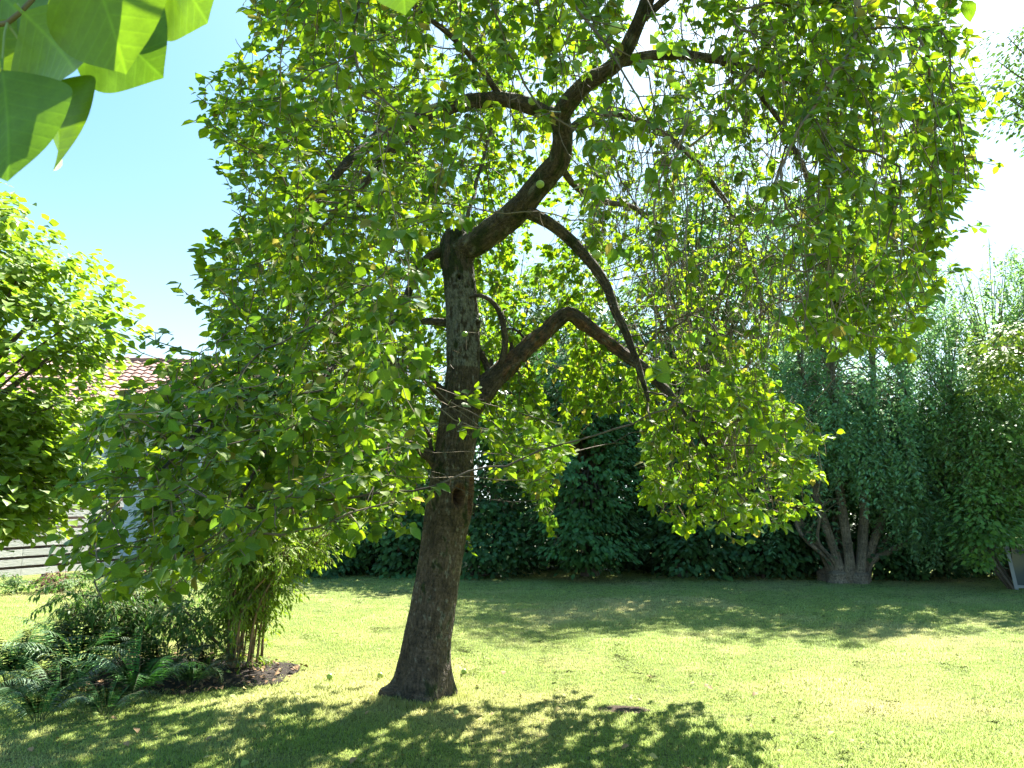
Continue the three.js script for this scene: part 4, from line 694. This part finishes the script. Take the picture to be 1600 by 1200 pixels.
nearTwig('large broad leaves of a near branch hanging in at the top corner', [
  [120, -110, 210, 122, 0.70, 0.73, 0.40, 0.0, 0.1], [110, -10, 271, 131, 0.86, 0.88, 0.36, -0.3, 0.2], [20, 5, 170, 146, 0.80, 0.79, 0.38, 0.2, 0.15], [55, 120, 151, 264, 0.82, 0.83, 0.38, 0.45, 0.35, 0.4], [0, 90, 30, 292, 0.75, 0.74, 0.38, 0.05, 0.12], [-70, 20, 62, 190, 0.88, 0.9, 0.42, -0.2, 0.1], [205, -120, 354, 46, 0.84, 0.84, 0.36, 0.1, 0.1], [-60, -70, 90, 75, 0.92, 0.9, 0.42, 0.2, 0.1], [50, -120, 125, 55, 0.95, 0.93, 0.46, -0.3, 0.1], [150, -120, 235, 60, 0.90, 0.92, 0.40, 0.3, 0.1]],
  [at(-260, -130, 0.95), at(-110, -30, 0.86), at(0, 40, 0.83), at(50, 0, 0.82), at(120, -90, 0.80), at(220, -150, 0.85)]);
nearTwig('two bright leaf tips of a near twig at the top edge above the apple tree', [[618, -110, 640, 32, 0.95, 0.93, 0.26, 0.2, 0.1], [712, -100, 754, 28, 0.97, 0.95, 0.22, 0.5, 0.3, 0.5], [650, -130, 690, -40, 1.0, 1.0, 0.3, 0, 0.1]], [at(520, -220, 1.05), at(610, -140, 0.98), at(700, -130, 0.97)]);

// ------------------------------------------------------------------ grass blades, clippings, bare spots
{
  const mb = new MB(), r = rng(15);
  for (let k = 0; k < 9; k++) {
    const a = r() * 6.283, x = (r() - 0.5) * 0.07, z = (r() - 0.5) * 0.07, h = rr(0.55, 1.0, r) * 0.034, w = 0.0021, lx = Math.cos(a) * h * rr(0.3, 1.1, r), lz = Math.sin(a) * h * rr(0.3, 1.1, r), px = -Math.sin(a) * w, pz = Math.cos(a) * w, b = mb.count, n = [Math.cos(a) * -0.3, 0.9, Math.sin(a) * -0.3];
    mb.v(x - px, 0, z - pz, ...n, 0.4, 0); mb.v(x + px, 0, z + pz, ...n, 0.6, 0); mb.v(x - px * 0.8 + lx * 0.35, h * 0.6, z - pz * 0.8 + lz * 0.35, ...n, 0.42, 0.5); mb.v(x + px * 0.8 + lx * 0.35, h * 0.6, z + pz * 0.8 + lz * 0.35, ...n, 0.58, 0.5); mb.v(x + lx, h * 0.92, z + lz, ...n, 0.5, 1);
    mb.i.push(b, b + 1, b + 2, b + 2, b + 1, b + 3, b + 2, b + 3, b + 4);
  }
  const g = mb.geo(); g.deleteAttribute('color');
  const spots = [], TILT = new THREE.Quaternion(), AX = V(1, 0, 0.2).normalize();
  const q = rng(16), bx = SB.x - 0.55, bz = SB.z + 0.35, bare = ground(975, 1108);
  for (let k = 0; k < 640000 && spots.length < 230000; k++) {
    const z = 2.6 + Math.pow(q(), 0.85) * 16, keep = Math.min(1, Math.pow(6.0 / z, 1.35)); const hw = 0.74 * z + 1.0, x = (q() * 2 - 1) * hw;
    if (q() > keep * hw / 13.6 * 1.9) continue;
    const Z = -z, e = ((x - bx) / 1.1) ** 2 + ((Z - bz) / 0.7) ** 2; if (e < 0.75 + 0.3 * q()) continue;
    if (Math.hypot(x - TB.x, Z - TB.z) < 0.2) continue;
    if (Math.hypot((x - bare.x) / 0.2, (Z - bare.z) / 0.12) < 0.8 + 0.5 * N(x * 9, 1, Z * 9) && q() > 0.12) continue;
    spots.push([x, Z]);
  }
  const im = new THREE.InstancedMesh(g, new THREE.MeshPhysicalMaterial({ color: 0xffffff, roughness: 0.9, transmission: 0.35, thickness: 0, ior: 1.35, side: THREE.DoubleSide }), spots.length), m = new THREE.Matrix4(), Q = new THREE.Quaternion(), E = new THREE.Euler(), C = new THREE.Color();
  spots.forEach(([x, z], i) => { const s = rr(0.6, 1.15, q) * (0.75 + 0.35 * sm(-0.2, 0.3, fbm(x * 0.8, 6, z * 0.8, 2))) * (q() < 0.02 ? 1.5 : 1); const lean = 0.05 * sm(-0.4, 0.4, Math.sin((x + 0.28 * z) * 5.4) + 0.8 * N(x * 2, 1, z * 2)) - 0.025, foot = Math.hypot(x - TB.x, z - TB.z) < 0.42 ? 1.6 : 1;   // the mower leaves the grass leaning one way, then the other
    E.set((q() - 0.5) * 0.3, q() * 6.283, (q() - 0.5) * 0.3); Q.setFromEuler(E); Q.premultiply(TILT.setFromAxisAngle(AX, lean)); im.setMatrixAt(i, m.compose(V(x, groundY(x, z) - 0.003, z), Q, V(s * 1.1, s * foot, s * 1.1))); const c = grassColour(x, z, q()); im.setColorAt(i, C.setRGB(c[0] * 1.25, c[1] * 1.25, c[2] * 1.25)); });
  im.name = 'grass_blades'; im.castShadow = im.receiveShadow = true; tag(im, 'short mown grass blades covering the lawn', 'grass', null, 'stuff');
  // rows of grey green clippings left by the mower
  const cg = new THREE.BufferGeometry(); cg.setAttribute('position', new THREE.Float32BufferAttribute([-0.002, 0, 0, 0.002, 0, 0, 0.002, 0.006, 0.025, -0.002, 0.006, 0.025], 3)); cg.setAttribute('normal', new THREE.Float32BufferAttribute([0, 1, 0, 0, 1, 0, 0, 1, 0, 0, 1, 0], 3)); cg.setIndex([0, 1, 2, 0, 2, 3]);
  const cl = [], rows = [[[1450, 960], [1560, 1190]], [[1340, 965], [1400, 1190]], [[1530, 955], [1640, 1080]], [[1230, 965], [1240, 1190]], [[1290, 940], [1330, 1200]], [[960, 1010], [1000, 1065]], [[1120, 990], [1130, 1100]], [[860, 1000], [870, 1080]], [[690, 1000], [760, 1060]], [[500, 960], [640, 925]], [[470, 1000], [620, 985]]];
  for (const [a, b] of rows) { const A = ground(...a), B = ground(...b), n = 22; for (let k = 0; k < n; k++) { const t = q(), c = A.clone().lerp(B, t).add(V((q() - 0.5) * 0.3, 0, (q() - 0.5) * 0.3)), cnt = 6 + (q() * q() * 46 | 0), s = rr(0.03, 0.1, q); for (let j = 0; j < cnt; j++) { const d = rv(q); cl.push([c.x + d.x * s * 1.4, c.z + d.z * s, Math.abs(d.y) * 0.012]); } } }
  const ci = new THREE.InstancedMesh(cg, new THREE.MeshStandardMaterial({ color: 0xffffff, roughness: 1, side: THREE.DoubleSide }), cl.length);
  cl.forEach(([x, z, y], i) => { Q.setFromEuler(E.set((q() - 0.5) * 0.8, q() * 6.283, (q() - 0.5) * 0.8)); ci.setMatrixAt(i, m.compose(V(x, groundY(x, z) + 0.03 + y, z), Q, V(1, 1, rr(0.5, 1.6, q)))); const t = q(); ci.setColorAt(i, C.setRGB(0.2 + 0.2 * t, 0.22 + 0.19 * t, 0.13 + 0.12 * t)); });
  ci.name = 'grass_clippings'; tag(ci, 'greyish dried grass clippings left in rows on the lawn', 'clippings', null, 'stuff');
  // bare earth patch in the grass
  const pb = new MB(); pb.v(bare.x, groundY(bare.x, bare.z) + 0.016, bare.z, 0, 1, 0, 0, 0); for (let k = 0; k < 28; k++) { const a = k / 28 * 6.283, f = 1 + 0.35 * N(Math.cos(a) * 2, Math.sin(a) * 2, 8), x = bare.x + Math.cos(a) * 0.2 * f, z = bare.z + Math.sin(a) * 0.12 * f; pb.v(x, groundY(x, z) + 0.006, z, 0, 1, 0, x, z); pb.i.push(0, 1 + (k + 1) % 28, 1 + k); }
  const pm = new THREE.Mesh(pb.geo(null, true), new THREE.MeshStandardMaterial({ color: new THREE.Color().setRGB(0.26, 0.16, 0.10), roughness: 1, map: bt(barkTint, 5), bumpMap: bt(barkBump, 5), bumpScale: 0.02 })); pm.name = 'bare_earth'; pm.receiveShadow = true; tag(pm, 'small bare brown earth patch in the grass', 'earth', null, 'structure');
  // fallen leaves under the apple tree
  const fl = new THREE.InstancedMesh(AL[1], new THREE.MeshStandardMaterial({ color: 0xffffff, roughness: 0.85, side: THREE.DoubleSide }), 130);
  for (let k = 0; k < 130; k++) { const x = TB.x + rr(-2.6, 3.2, q), z = TB.z + rr(-0.8, 2.2, q), t = q(); fl.setMatrixAt(k, leafMatrix(V(x, groundY(x, z) + 0.035, z), V(q() - 0.5, 0, q() - 0.5), V((q() - 0.5) * 0.9, 1, (q() - 0.5) * 0.9), rr(0.04, 0.075, q))); fl.setColorAt(k, t < 0.5 ? C.setRGB(0.34, 0.28, 0.09) : t < 0.8 ? C.setRGB(0.27, 0.17, 0.08) : C.setRGB(0.2, 0.26, 0.06)); }
  fl.name = 'fallen_leaves'; tag(fl, 'yellow and brown fallen apple leaves scattered under the tree', 'fallen leaves', null, 'stuff');
}
scene.traverse(o => { if (o.isMesh) { o.castShadow = true; o.receiveShadow = true; } });
renderer.render(scene, camera);
